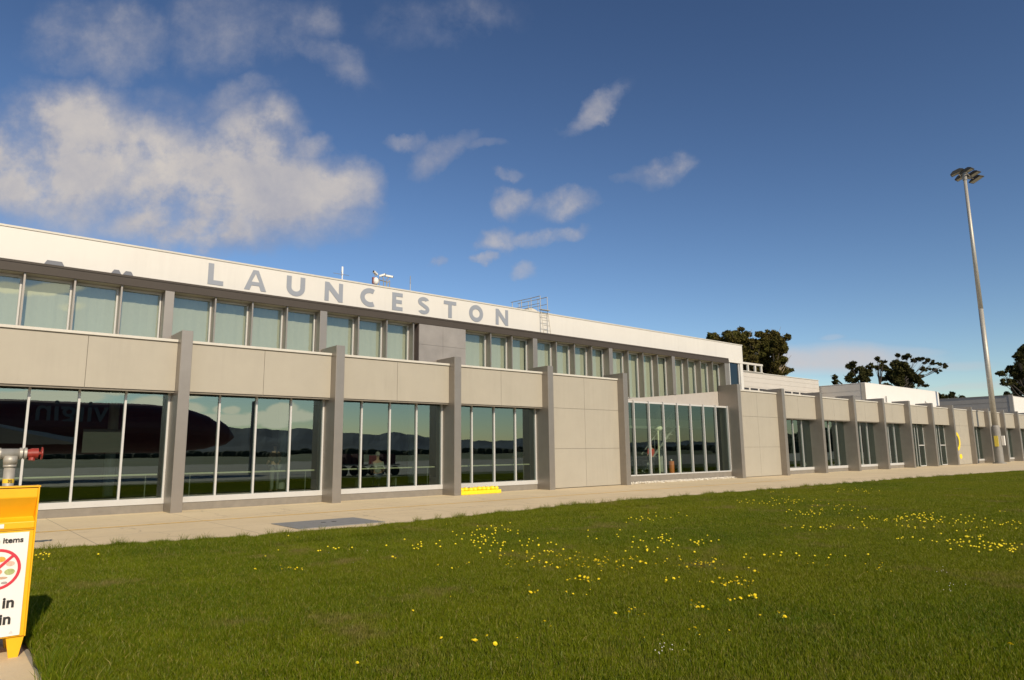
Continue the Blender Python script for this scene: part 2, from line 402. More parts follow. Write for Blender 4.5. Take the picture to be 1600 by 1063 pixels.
for i in range(MID): tuft_patch('b%d' % i, 1.0, 5200, .0068, .050)
for i in range(FAR): tuft_patch('c%d' % i, 2.0, 6000, .018, .050)
pv, pidx, prot, psc = [], [], [], []
def visible(x, y):
    d = Vector((x, y, 0))-CAM; z = d.dot(FWD)
    if z < .5: return False
    px = 800+FPX*d.dot(RGT)/z; return -160 < px < 1760
def add_patch(x, y, size, lo, n):
    dist = math.hypot(x-CAM.x, y-CAM.y)
    pv.append((x, y, .02)); pidx.append(lo+rnd.randrange(n)); prot.append(rnd.choice((0, 1, 2, 3))*math.pi/2 if size else 0); psc.append(rnd.uniform(.85, 1.2))
y = YL+.5
while y < -6.4:
    x = -4.04
    while x < 34:
        if visible(x, y) and y+.45 < grass_edge(x):
            dist = math.hypot(x-CAM.x, y-CAM.y)
            if dist < 15: add_patch(x, y, 1, 0, NEAR)
            elif x < 33.5: add_patch(x, y, 1, NEAR, MID)
        x += 1
    y += 1
y = YL+1
while y < -8:
    x = 34.8
    while x < 130:
        if visible(x, y) and y+.9 < grass_edge(x): add_patch(x, y, 2, NEAR+MID, FAR)
        x += 2
    y += 2
# small patches that follow the ragged edges
for i in range(3): tuft_patch('d%d' % i, .34, 1100, .006, .068)
x = -4.5
while x < 40:
    for k_ in range(9):
        yy = edge_j(x)-.10-k_*.16+rnd.uniform(-.07, .07)
        if visible(x, yy): add_patch(x+rnd.uniform(-.08, .08), yy, 1, NEAR+MID+FAR, 3)
    x += .27
x = 40
while x < 120:
    for k_ in range(12):
        add_patch(x, edge_j(x)-.1-k_*.25, 1, NEAR+MID+FAR, 3)
    x += .4
yy = -22
while yy < -8:
    for k_ in range(3): add_patch(left_edge(yy)+(.19 if -15.2 < yy < -14.2 else .16)+k_*.2, yy, 1, NEAR+MID+FAR, 3)
    yy += .25
tuft_patch('e0', .12, 60, .005, .17); tuft_patch('e1', .20, 130, .006, .13)
for i in range(150):
    x = rnd.uniform(-4.4, 40); add_patch(x, edge_j(x)-rnd.uniform(.0, .25), 1, 13, 2)
for i in range(26):
    yy = rnd.choice((rnd.uniform(-16.5, -15.2), rnd.uniform(-14.2, -9))); add_patch(left_edge(yy)+rnd.uniform(0, .15), yy, 1, 13, 2)
for i in range(260):
    x, yy = rnd.uniform(-4, 20), rnd.uniform(-18, -8); add_patch(x, yy, 1, 14, 1); psc[-1] = rnd.uniform(.4, .75)
me = bpy.data.meshes.new('grass'); me.from_pydata(pv, [], []); 
for nm, typ, dat in (('idx', 'INT', pidx), ('rot', 'FLOAT', prot), ('sc', 'FLOAT', psc)):
    at = me.attributes.new(nm, typ, 'POINT'); at.data.foreach_set('value', dat)
me.materials.append(BLADE)
go = bpy.data.objects.new('grass', me); COL.objects.link(go)
tag(go, 'short green lawn grass growing between the pavement and the camera', 'grass', kind='stuff')
ng = bpy.data.node_groups.new('grass_gn', 'GeometryNodeTree')
ng.interface.new_socket('Geometry', in_out='INPUT', socket_type='NodeSocketGeometry'); ng.interface.new_socket('Geometry', in_out='OUTPUT', socket_type='NodeSocketGeometry')
N = ng.nodes; L = ng.links
gi = N.new('NodeGroupInput'); gout = N.new('NodeGroupOutput'); ip = N.new('GeometryNodeInstanceOnPoints')
ci = N.new('GeometryNodeCollectionInfo'); ci.inputs['Collection'].default_value = protos; ci.inputs['Separate Children'].default_value = True; ci.inputs['Reset Children'].default_value = True
def attr(nm, typ):
    a = N.new('GeometryNodeInputNamedAttribute'); a.data_type = typ; a.inputs['Name'].default_value = nm; return a.outputs['Attribute']
cx = N.new('ShaderNodeCombineXYZ'); L.new(attr('rot', 'FLOAT'), cx.inputs[2])
cs = N.new('ShaderNodeCombineXYZ'); cs.inputs[0].default_value = 1.02; cs.inputs[1].default_value = 1.02; L.new(attr('sc', 'FLOAT'), cs.inputs[2])
L.new(gi.outputs[0], ip.inputs['Points']); L.new(ci.outputs[0], ip.inputs['Instance']); ip.inputs['Pick Instance'].default_value = True
L.new(attr('idx', 'INT'), ip.inputs['Instance Index'])
er = N.new('FunctionNodeEulerToRotation'); L.new(cx.outputs[0], er.inputs[0]); L.new(er.outputs[0], ip.inputs['Rotation'])
L.new(cs.outputs[0], ip.inputs['Scale']); L.new(ip.outputs[0], gout.inputs[0])
md = go.modifiers.new('grass', 'NODES'); md.node_group = ng

# ------------------------------------------------------------------ dandelions
def ground_at(px, py, z=0.07):
    d = FWD + RGT*((px-800)/FPX) - UPV*((py-531.5)/FPX); t = (z-CAM.z)/d.z; return CAM+d*t
petal = mat('dandelion_yellow', (.92, .74, .015), .7, 0, .05, 50); stemm = mat('dandelion_stem', (.12, .17, .03), .7)
def flower_mesh(r, n=11):
    b = MB(); b.mi = 0
    for ring, (ro, zz) in enumerate(((1, .0), (.72, .25), (.4, .38))):
        for j in range(n):
            t = 2*math.pi*(j+.5*ring)/n; dt = math.pi/n*1.05
            ro2 = ro*r
            b.quad([(0, 0, r*zz), (ro2*.7*math.cos(t-dt), ro2*.7*math.sin(t-dt), r*(zz+.1)), (ro2*math.cos(t), ro2*math.sin(t), r*(zz+.22)), (ro2*.7*math.cos(t+dt), ro2*.7*math.sin(t+dt), r*(zz+.1))])
    b.ball((0, 0, r*.12), r*.45, 8, 4, (1, 1, .6))
    b.mi = 1; b.tube((0, 0, -.085), (0, 0, 0), .0022, .0022, 5)
    return b
fl_src = []
CL = [(770,830,38,6,26), (745,842,28,5,16), (715,850,60,6,12), (655,855,14,4,6), (800,846,60,6,16), (820,862,50,9,22), (770,880,60,8,10), (890,872,60,10,34), (845,882,50,8,18), (940,882,50,9,30), (985,878,40,8,18),
      (900,904,20,4,9), (935,908,14,3,5), (835,925,14,5,6), (870,928,22,4,3), (915,924,10,4,2), (1000,812,20,8,8), (1030,808,40,6,10), (960,838,40,6,8), (1010,860,40,7,10), (1060,852,50,6,12), (1045,843,40,8,12), (1095,849,16,4,9),
      (1185,783,40,5,14), (1225,782,26,5,20), (1255,786,26,4,14), (1240,802,22,4,10), (1275,802,24,5,12), (1310,793,40,4,16), (1335,766,36,3,12), (1220,770,18,2,6), (1360,769,12,2,4), (1260,825,40,4,12), (1330,822,30,4,10),
      (1080,880,25,6,14), (1100,882,30,5,16), (1050,905,12,5,6), (1140,912,22,5,22), (1155,910,14,6,10), (1150,937,12,4,4), (1175,934,22,5,6), (1190,870,40,6,8), (1235,872,22,4,6), (1180,895,12,4,3), (1275,884,30,4,6), (1375,890,18,5,10), (1300,870,30,5,4),
      (1370,812,18,3,8), (1400,812,18,3,12), (1430,806,30,5,26), (1450,812,24,4,18), (1425,824,22,3,10), (1480,815,30,5,12), (1510,812,30,6,14), (1500,845,30,8,18), (1540,852,40,6,26), (1560,858,18,6,16), (1560,820,30,5,12), (1590,818,12,4,8), (1510,835,24,4,10), (1590,860,10,4,6), (1430,842,30,4,8), (1570,800,8,3,2),
      (1087,947,12,4,5), (1095,952,12,3,3), (1200,958,12,5,3), (1225,965,12,5,3), (1305,965,3,2,1), (970,960,16,4,3), (995,955,12,6,4), (740,998,12,4,4), (770,1005,8,5,2), (810,1002,3,2,1), (860,975,10,3,2), (688,998,2,2,1), (1080,985,12,5,4), (1100,992,5,3,1), (1035,995,3,2,1), (1010,995,3,2,1), (1143,983,3,2,1), (1585,1010,5,4,2),
      (445,888,8,2,6), (466,890,8,2,5), (614,872,4,2,2), (397,889,3,2,1), (455,840,8,2,2), (510,860,14,3,3), (535,858,14,3,3), (552,857,6,2,2), (65,868,12,4,14), (155,869,2,1,1), (435,859,3,1,1), (555,1037,3,3,1), (707,930,3,3,1), (645,952,2,2,1), (415,868,2,1,1), (690,820,20,4,2)]
pts = []
for (x, y, sx, sy, n) in CL:
    for _ in range(n):
        px, py = rnd.gauss(x, sx*.72), rnd.gauss(y, sy*.68)
        q = ground_at(px, py)
        if q.y > grass_edge(q.x)-.15 or q.x < -4.55: continue
        pts.append(q)
for q_ in range(1):
    pass
pts.sort(key=lambda q: (q-CAM).length)
meshes = []
for r_ in (.010, .014, .018, .022):
    o = flower_mesh(r_).build('dandelion', [petal, stemm]); meshes.append(o.data); bpy.data.objects.remove(o)
for q in pts[:300]:
    o = bpy.data.objects.new('dandelion', rnd.choice(meshes)); COL.objects.link(o); o.location = (q.x, q.y, .075+rnd.uniform(-.03, .015)+.01)
    o.rotation_euler = (rnd.uniform(-.7, .5), rnd.uniform(-.6, .6), rnd.uniform(0, 6))
    tag(o, 'small yellow dandelion flower on its stem in the lawn', 'flower', 'dandelions scattered over the lawn')
rest = MB(); rest.mi = 0
for q in pts[300:]:
    z = .075+rnd.uniform(-.01, .02); r_ = rnd.uniform(.015, .023)
    n = 7; 
    rest.quad([(q.x+r_*math.cos(2*math.pi*j/n), q.y+r_*math.sin(2*math.pi*j/n), z) for j in range(n)])
    rest.ball((q.x, q.y, z), r_*.8, 6, 4, (1, 1, .8))
tag(rest.build('far_dandelions', [petal]), 'far dandelion flowers dotting the distant part of the lawn', 'flowers', kind='stuff')
# small white clover heads
cl = MB()
for (x, y, sx, n) in ((1040,1010,22,12), (1470,890,10,5), (1480,915,22,8), (560,865,40,4)):
    for _ in range(n):
        q = ground_at(rnd.gauss(x, sx*.6), rnd.gauss(y, 5)); cl.ball((q.x, q.y, .055), .005, 6, 4)
tag(cl.build('clover_flowers', mat('clover_white', (.75, .73, .66), .8)), 'tiny white clover flowers in the short grass', 'flowers', kind='stuff')

# ------------------------------------------------------------------ terminal building
H = 5.358; PW = .32
T = empty('terminal_building', (0, 0, 0), 'long two storey airport terminal with white fascia, beige panels and grey pillars', 'building')
KMAX = 20
BAYS = {}
for k_ in range(-3, KMAX): BAYS[k_] = 'win'
for k_ in (3, 6, 13): BAYS[k_] = 'solid'
for k_ in (4, 5): BAYS[k_] = 'box'
for k_ in (11, 12): BAYS[k_] = 'door'
pil = MB(); pil.box(0, PW, 0, 1.28, 0, H)
first = None
for k_ in range(-3, KMAX+1):
    if k_ == 5: continue
    if first is None:
        first = pil.build('pillar', steel_grey, T, bevel=.008); first.location = (k_*S, 0, 0); o = first
    else:
        o = first.copy(); COL.objects.link(o); o.parent = T; o.location = (k_*S, 0, 0)
seam_m = mat('seam_dark', (.16, .145, .12), .8)
def cap_and_panel(k_, zb):
    x0, x1 = k_*S+PW+.004, (k_+1)*S-.004
    xm = (x0+x1)/2
    b = MB()
    rows = [(zb, 5.03)] if zb > 1 else [(.03, 1.745), (1.745, 3.55), (3.55, 5.03)]
    for z0, z1 in rows:
        for a, c in ((x0, xm), (xm, x1)):
            b.box(a+(.006 if a > x0 else 0), c-(.006 if c < x1 else 0), .385, .43, z0+.006, z1-.006)
    b.mi = 1; b.box(x0, x1, .432, .60, zb, 5.0)
    nm = 'wall_panel'
    b.build(nm, [beige, seam_m], T)
    c = MB(); c.box(x0, x1, .335, .66, 5.032, 5.112); c.mi = 1; c.box(x0, x1, .375, .425, 5.0, 5.0315); c.build('parapet_cap', [beige_cap, seam_m], T, bevel=.006)
def window_bay(k_):
    x0, x1 = k_*S+PW+.003, (k_+1)*S-.003
    cap_and_panel(k_, 3.55)
    yg = .90; step = 1.17
    f = MB()
    hw = .03 if k_ < 4 else .019
    for j in range(4 if k_ < 4 else 4):
        xc = (k_+1)*S-.03-j*step
        if k_ > 4 and j == 0: continue
        f.box(xc-hw, xc+hw-.003, yg-.09, yg+.03, .40, 3.64)
    f.box(x0, x1, yg-.02, yg+.05, 3.60, 3.72)
    fo = f.build('window', white_frame, T)
    tag(fo)
    s = MB(); s.box(x0, x1, yg-.125, yg+.04, .235, .405)
    for j in range(9): s.ball((x0+.3+j*.52, yg-.127, .32), .010, 6, 4)
    s.build('sill', white_frame, fo, bevel=.006)
    g_ = MB(); ed = sorted([x0] + [(k_+1)*S-.03-j*step for j in range(4)] + [x1])
    for a_, b_ in zip(ed, ed[1:]):
        if b_-a_ < .05: b_ = a_+.03
        j4 = [rnd.uniform(-.0035, .0035) for _ in range(3)]
        g_.quad([(a_, yg-.03+j4[0], .4), (b_, yg-.03+j4[1], .4), (b_, yg-.03+j4[1]+j4[2], 3.62), (a_, yg-.03+j4[0]+j4[2], 3.62)])
    g_.build('pane', GLASS, fo)
    p_ = MB(); p_.box(x0, x1, yg-.10, yg+.08, 0, .233); p_.build('plinth', plinth_m, T)
    q_ = MB(); q_.box(x0, x1, .602, yg+.05, 3.725, 3.80); q_.box(x0, x1, .43, .602, 3.50, 3.549); q_.build('head_soffit', plinth_m, T)
def door_bay(k_):
    x0, x1 = k_*S+PW+.003, (k_+1)*S-.003
    cap_and_panel(k_, 3.55); yg = .90
    f = MB()
    f.box(x0, x0+1.55, yg-.02, yg+.06, 0, 3.62)
    f.build('door_side_panel', beige, T)
    fr = MB()
    for xc in (x1-.06, x1-1.32, x1-1.9, x1-2.4): fr.box(xc-.028, xc+.028, yg-.05, yg+.03, .02, 3.62)
    fr.box(x1-1.3, x1-.05, yg-.06, yg+.02, 1.74, 1.82); fr.box(x1-1.3, x1-.05, yg-.06, yg+.02, .02, .10)
    fo = fr.build('door', white_frame, T)
    g_ = MB(); g_.quad([(x1-3.2, yg-.03, .03), (x1, yg-.03, .03), (x1, yg-.03, 3.62), (x1-3.2, yg-.03, 3.62)]); g_.build('pane', GLASS, fo)
    q_ = MB(); q_.box(x0, x1, .602, yg+.05, 3.725, 3.80); q_.build('head_soffit', plinth_m, T)
for k_, t_ in BAYS.items():
    if t_ == 'win': window_bay(k_)
    elif t_ == 'door': door_bay(k_)
    elif t_ == 'solid': cap_and_panel(k_, .0)
# glass box, bays 4 and 5
gx0, gx1, gy = 20.33, 29.997, .78
f = MB()
for j in range(9):
    xc = gx1-.04-j*1.2
    if xc > gx0: f.box(xc-.024, xc+.024, gy-.10, gy+.03, .40, 4.13)
f.box(gx0, gx1, gy-.03, gy+.08, 4.02, 4.10); f.box(gx0, gx1, gy-.08, gy+.05, .37, .43)
fo = f.build('entry_window', white_frame, T)
g_ = MB(); ed = sorted([gx0] + [gx1-.04-j*1.2 for j in range(9) if gx1-.04-j*1.2 > gx0] + [gx1])
for a_, b_ in zip(ed, ed[1:]):
    j4 = [rnd.uniform(-.0035, .0035) for _ in range(3)]
    g_.quad([(a_, gy-.006+j4[0], .4), (b_, gy-.006+j4[1], .4), (b_, gy-.006+j4[1]+j4[2], 4.05), (a_, gy-.006+j4[0]+j4[2], 4.05)])
g_.build('pane', GLASS_ENTRY, fo)
p_ = MB(); p_.box(gx0, gx1, gy-.06, gy+.1, .0, .369); p_.build('plinth', plinth_m, T)
u_ = MB(); u_.prism([(20.9, 4.13), (29.99, 4.13), (29.99, 5.02), (21.8, 4.26), (20.9, 4.18)], 1.30, 1.36); u_.box(20.33, 29.99, gy+.02, 1.31, 4.085, 4.125)
u_.build('roof_upstand', mat('upstand', (.40, .37, .335), .6, 0, .04), T)
u2 = MB(); u2.box(29.0, 29.99, 1.285, 1.29, 4.2, 4.21)
pb = MB()
for i in range(900):
    pb.ball((rnd.uniform(20.4, 29.9), rnd.uniform(.30, .70), rnd.uniform(.0, .09)), rnd.uniform(.02, .045), 5, 3, (1, 1, .7))
tag(pb.build('pebble_strip', pebble_m), 'strip of white pebbles at the foot of the tall glazed entry bay', 'pebbles', kind='stuff')
# low roof and interior shell
r_ = MB(); r_.box(-14.5, 20.1, .61, 14, 4.70, 4.82); r_.box(30.1, 99.5, .61, 14, 4.70, 4.82); r_.box(20.35, 29.95, 1.9, 14, 4.70, 4.82)
r_.build('low_roof', mat('roofing', (.45, .44, .42), .7), T)
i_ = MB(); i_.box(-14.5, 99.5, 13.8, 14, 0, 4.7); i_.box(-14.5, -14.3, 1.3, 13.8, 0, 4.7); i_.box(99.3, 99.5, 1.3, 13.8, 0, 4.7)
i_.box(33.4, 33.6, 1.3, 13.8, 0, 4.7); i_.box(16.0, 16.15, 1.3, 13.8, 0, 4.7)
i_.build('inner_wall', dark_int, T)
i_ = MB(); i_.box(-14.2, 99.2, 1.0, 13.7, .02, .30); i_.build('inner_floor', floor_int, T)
i_ = MB(); i_.box(-14.2, 99.2, 1.35, 13.7, 4.30, 4.36)
i_.build('inner_ceiling', mat('ceiling_int', (.30, .30, .28), .8), T)
for xc in range(-8, 60, 6):
    c_ = MB(); c_.tube((xc+1.3, 5.2, .3), (xc+1.3, 5.2, 4.3), .16, .16, 12); c_.build('inner_column', mat('col_int', (.35, .34, .32), .6), T)
# ---- upper storey
UY, UG = 1.25, 1.73
def UX(k_): return -.25 + 5.18*k_
col = MB()
X_END = 31.12
for k_ in range(-3, 7):
    x = UX(k_)
    if k_ == 2: continue
    c_ = MB(); c_.box(x, x+.27, UY+.01, UG+.06, (4.20 if k_ == 4 else 4.64 if k_ == 5 else 4.83), 6.78); c_.build('upper_column', steel_grey, T, bevel=.006)
bm_ = MB(); bm_.box(-18, X_END+.18, UY, UY+.06, 6.78, 7.02); bm_.box(-18, X_END+.18, UY+.012, UY+.5, 7.035, 7.105); bm_.box(-18, X_END+.18, UY+.03, UY+.4, 7.0205, 7.0345)
bm_.build('fascia_band', band_grey, T, bevel=.004)
sf = MB(); sf.box(-18, X_END+.18, UY+.061, 2.2, 6.782, 6.86); sf.build('soffit', soffit_m, T)
# last upright of the band
c_ = MB(); c_.box(X_END-.03, X_END+.18, UY+.004, UG+.3, 4.83, 6.779); c_.build('upper_column', steel_grey, T)
fa = MB()
xs_ = [-18, 1.2-5.2, 9, 18.6, 27, 33.43]
fa.box(-18, 31.3, 1.60, 1.70, 6.87, 8.10); fa.box(31.3, 33.43, 1.60, 1.70, 6.955, 8.10)
fa.box(33.33, 33.43, 1.702, 14, 6.955, 8.10)
fa.box(-18, 33.32, 13.9, 14, 6.955, 8.10)
fa.build('fascia', white_fascia, T)
ca = MB(); ca.box(-18, 33.46, 1.575, 1.80, 8.105, 8.165); ca.box(33.30, 33.46, 1.801, 14.0, 8.105, 8.165); ca.build('roof_capping', beige_cap, T, bevel=.005)
ur = MB(); ur.box(-18, 33.3, 1.81, 13.9, 7.80, 7.90); ur.build('upper_roof', mat('roofing', (.45, .44, .42), .7), T)
ec = MB(); ec.box(33.12, 33.42, 1.62, 1.92, 4.83, 6.95); ec.box(33.25, 33.40, 1.925, 14, 4.83, 6.95); ec.build('corner_trim', white_fascia, T)
# grey panelled wall between the windows
gw = MB(); wx0, wx1 = 9.15, 11.47
xm = 10.31
for a, c in ((wx0, xm), (xm, wx1)):
    for z0, z1 in ((4.85, 5.945), (5.945, 6.775)): gw.box(a+.004, c-.004, UY+.02, UY+.06, z0+.004, z1-.004)
gw.mi = 1; gw.box(wx0, wx1, UY+.062, UG+.1, 4.85, 6.776)
gw.build('grey_wall_panel', [mat('grey_panel', (.30, .275, .25), .35, .2, .12, 1.3), mat('grey_panel_side', (.13, .10, .09), .5)], T)
def upper_window(x0, x1, xf, zb, name='upper_window'):
    f = MB()
    for x in xf: f.box(x-.022, x+.022, UG-.06, UG+.03, zb, 6.72)
    f.box(x0, x1, UG-.03, UG+.03, 6.70, 6.775)
    fo = f.build(name, white_frame, T)
    g_ = MB(); g_.quad([(x0, UG, zb), (x1, UG, zb), (x1, UG, 6.70), (x0, UG, 6.70)]); g_.build('pane', GLASS_UP, fo)
    # curtains: soft vertical pleats
    b = MB(); n = int((x1-x0)/.08); 
    prev = None
    for j in range(n+1):
        x = x0+(x1-x0)*j/n; y = UG+.14+.007*math.sin(j*1.9)+.006*math.sin(j*.7)
        if prev: b.quad([(prev[0], prev[1], zb), (x, y, zb), (x, y, 6.75), (prev[0], prev[1], 6.75)])
        prev = (x, y)
    b.build('curtain', blind_m, fo, smooth=True)
    for x in xf[:-1] if name == 'upper_window' else []:
        c_ = MB(); c_.box(x+.024, x+.072, UY+.075, UG+.02, zb, 6.78); c_.build('fin', steel_grey, T)
for k_ in range(-3, 6):
    x0, x1 = UX(k_)+.272, UX(k_+1)-.003
    zb = 4.2 if k_ in (4, 5) else 4.83
    if k_ in (4, 5): zb = 4.2
    if k_ == 1: x1 = wx0-.003; xf = [8.90-.0-1.21*j for j in range(4)][::-1][1:]
    elif k_ == 2: x0 = wx1+.003; xf = [x1-.03-1.215*j for j in range(3)][::-1]
    else: xf = [x1-.03-1.215*j for j in range(4)][::-1]
    if k_ == 1: xf = [6.46, 7.67, 8.88, 9.12]
    upper_window(x0, x1, xf, zb)
# dark window past the end of the band
f = MB(); f.box(X_END+.185, X_END+.30, UG-.05, UG+.05, 4.83, 6.95); f.box(31.95, 32.05, UG-.05, UG+.03, 4.83, 6.95); f.box(33.0, 33.10, UG-.05, UG+.05, 4.83, 6.95)
fo = f.build('corner_window', white_frame, T)
g_ = MB(); g_.quad([(31.3, UG, 4.83), (33.1, UG, 4.83), (33.1, UG, 6.95), (31.3, UG, 6.95)]); g_.build('pane', glass_mat('corner_glass', (.1, .12, .16), .10, (.8, .9, 1)), fo)
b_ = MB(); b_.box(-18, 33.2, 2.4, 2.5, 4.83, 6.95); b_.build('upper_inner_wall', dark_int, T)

# ------------------------------------------------------------------ sign letters
def poly_curve(outlines, name, m, parent, x, z, y=1.598, depth=.006):
    c = bpy.data.curves.new(name, 'CURVE'); c.dimensions = '2D'; c.fill_mode = 'BOTH'; c.extrude = depth
    for o_ in outlines:
        s_ = c.splines.new('POLY'); s_.points.add(len(o_)-1)
        for i, (a, b) in enumerate(o_): s_.points[i].co = (a, b, 0, 1)
        s_.use_cyclic_u = True
    ob = bpy.data.objects.new('t', c); COL.objects.link(ob)
    me = bpy.data.meshes.new_from_object(ob.evaluated_get(bpy.context.evaluated_depsgraph_get())); bpy.data.objects.remove(ob)
    me.materials.clear(); me.materials.append(m)
    o = bpy.data.objects.new(name, me); COL.objects.link(o); o.parent = parent
    off = Vector((0, 0, 0)); p = parent
    while p is not None: off += Vector(p.location); p = p.parent
    o.location = Vector((x, y-depth-.001, z))-off; o.rotation_euler = (R(90), 0, 0)
    return o
def arc(cx, cy, rx, ry, a0, a1, n=20): return [(cx+rx*math.cos(R(a0+(a1-a0)*i/n)), cy+ry*math.sin(R(a0+(a1-a0)*i/n))) for i in range(n+1)]
LH = .72; sw = .180
def glyph(ch, W):
    h = LH
    if ch == 'L': return [[(0,0), (W,0), (W,sw*.85), (sw,sw*.85), (sw,h), (0,h)]]
    if ch == 'A':
        m = W/2; t = sw*.52
        return [[(0,0), (sw*1.05,0), (sw*1.05+.062,.17), (W-sw*1.05-.062,.17), (W-sw*1.05,0), (W,0), (m+t,h), (m-t,h)], [(m-.135,.30), (m,.60), (m+.135,.30)]]
    if ch == 'U':
        r = W/2
        return [[(0,h)] + arc(r, r*.92, r, r*.92, 180, 360) + [(W,h), (W-sw,h)] + arc(r, r*.92, r-sw, r*.92-sw*.95, 360, 180) + [(sw,h)]]
    if ch == 'N': return [[(0,0), (sw*.92,0), (sw*.92,h*.60), (W-sw*.92,0-.0), (W,0), (W,h), (W-sw*.92,h), (W-sw*.92,h*.40), (sw*.92,h), (0,h)]]
    if ch == 'C':
        ro = h/2; rx = W*.60
        return [arc(rx, ro, rx, ro+.01, 62, 298, 30) + arc(rx, ro, rx-sw*1.02, ro-sw, 300, 60, 30)]
    if ch == 'E':
        t = sw*.85
        return [[(0,0), (W,0), (W,t), (sw,t), (sw,h/2-t/2), (W*.93,h/2-t/2), (W*.93,h/2+t/2), (sw,h/2+t/2), (sw,h-t), (W,h-t), (W,h), (0,h)]]
    if ch == 'S':
        r = h/4+.022; cx = W/2; rx = W/2
        top = arc(cx, h-r, rx, r, 25, 240, 18); bot = arc(cx, r, rx, r, 60, -155, 18)
        ti = arc(cx, h-r, rx-sw*.95, r-sw*.86, 240, 35, 16); bi = arc(cx, r, rx-sw*.95, r-sw*.86, -145, 60, 16)
        # spine: outer of the top bowl runs into inner of the bottom bowl
        return [top + arc(cx, r, rx-sw*.95, r-sw*.86, 60, -145, 16) + arc(cx, r, rx, r, -155, 60, 18) + arc(cx, h-r, rx-sw*.95, r-sw*.86, 240, 35, 16)]
    if ch == 'T': t = sw*.85; return [[(W/2-sw/2,0), (W/2+sw/2,0), (W/2+sw/2,h-t), (W,h-t), (W,h), (0,h), (0,h-t), (W/2-sw/2,h-t)]]
    if ch == 'O': return [arc(W/2, h/2, W/2, h/2+.015, 0, 354, 36), arc(W/2, h/2, W/2-sw*1.02, h/2-sw*.95, 0, 354, 36)]
sg = empty('name_sign', (7.5, 1.6, 7.26), 'row of grey capital letters on the white fascia spelling the city name', 'sign')
for ch, x, W in (('L', 1.08, .50), ('A', 2.275, .765), ('U', 3.764, .69), ('N', 5.22, .73), ('C', 6.68, .70), ('E', 8.08, .48), ('S', 9.29, .55), ('T', 10.565, .64), ('O', 11.89, .765), ('N', 13.37, .72)):
    poly_curve(glyph(ch, W), 'letter', letter_m, sg, x, 7.262)

# ------------------------------------------------------------------ things on and round the roof
def ledge_light(x0, x1, label):
    b = MB(); b.prism([(x0, 7.106), (x1, 7.106), (x1-.07, 7.235), (x0+.07, 7.235)], 1.30, 1.5)
    o = b.build('ledge_light', mat('ledge_grey', (.13, .14, .17), .5), None, bevel=.01); tag(o, label, 'light', 'low grey light housings on the fascia ledge')
ledge_light(-3.47, -2.97, 'wide low grey light housing at far left of the fascia ledge')
ledge_light(-1.77, -1.50, 'left one of two small grey light housings on the fascia ledge')
ledge_light(-1.46, -1.17, 'right one of two small grey light housings on the fascia ledge')
# dipole antenna
a = empty('antenna', (6.2, 2.2, 7.9), 'thin white mast antenna with crossed dipole rods on the roof edge', 'antenna')
MB().tube((6.2, 2.2, 7.9), (6.2, 2.2, 8.52), .022, .022, 8).tube((6.2, 2.2, 8.52), (6.2, 2.2, 8.84), .036, .036, 8).build('mast', mat('white_plastic', (.8, .8, .8), .5), a)
b = MB()
for q in ((.33, .1), (-.33, .1), (.1, .3), (-.2, -.3)): b.tube((6.2, 2.2, 8.53), (6.2+q[0], 2.2+q[1], 8.56), .010, .008, 6)
b.build('dipole_rod', galv_dark, a)
# camera cluster
c = empty('camera_rack', (7.9, 2.2, 7.9), 'rack of surveillance cameras on thin posts above the fascia', 'security cameras')
b = MB()
for x, z in ((7.6, 8.62), (7.83, 8.70), (8.02, 8.66), (8.16, 8.66), (8.30, 8.60)): b.tube((x, 2.2, 7.9), (x, 2.2, z), .018, .018, 6)
b.tube((7.55, 2.2, 8.60), (8.22, 2.2, 8.52), .022, .022, 6); b.tube((7.95, 2.15, 7.9), (8.2, 2.2, 8.52), .016, .016, 6); b.tube((8.2, 2.2, 8.5), (8.3, 2.2, 8.62), .02, .02, 6)
b.build('post', galv_dark, c)
wp = mat('camera_white', (.78, .76, .70), .4)
def cam_body(p, d, L_=.27, nm='camera_body'):
    p, d = Vector(p), Vector(d).normalized(); s_ = d.cross(Vector((0, 0, 1))).normalized(); u = s_.cross(d)
    q = MB(); i0 = []
    for t in (-.5, .5):
        for a_, b_ in ((-.05, -.04), (.05, -.04), (.05, .03), (-.05, .03)): i0.append(p+d*L_*t+s_*a_+u*b_)
    q.v = [tuple(v) for v in i0]; q.f = [(0,1,2,3), (7,6,5,4), (0,4,5,1), (1,5,6,2), (2,6,7,3), (3,7,4,0)]; q.m = [0]*6
    o = q.build(nm, wp, c)
    h = MB(); h.tube(p+d*L_*.5, p+d*(L_*.5+.03), .035, .03, 10); h.build('lens', black_m, o)
    h = MB(); h.tube(p-u*.04, p-u*.14-d*.02, .02, .02, 6); h.build('bracket', galv_dark, o)
cam_body((7.64, 2.2, 8.82), (-.8, -.5, .25)); cam_body((7.96, 2.2, 8.78), (.75, -.5, .3), .24); cam_body((8.25, 2.2, 8.79), (1, -.25, -.1), .34)
b = MB(); b.ball((7.64, 2.15, 8.47), .12, 12, 8, (1, 1, 1.35)); b.build('dome_camera', wp, c, smooth=True)
b = MB(); b.box(7.50, 7.57, 2.12, 2.22, 8.36, 8.62); b.box(7.57, 7.62, 2.2, 2.3, 8.55, 8.64); b.build('junction_box', mat('jbox_red', (.30, .13, .11), .5), c)
b = MB(); b.tube((9.28, 2.2, 7.9), (9.28, 2.2, 8.62), .016, .016, 6); b.mi = 1; b.tube((9.28, 2.2, 8.62), (9.28, 2.2, 8.96), .02, .014, 6)
tag(b.build('whip_antenna', [galv, galv_dark]), 'single thin whip antenna right of the cameras on the roof edge', 'antenna')
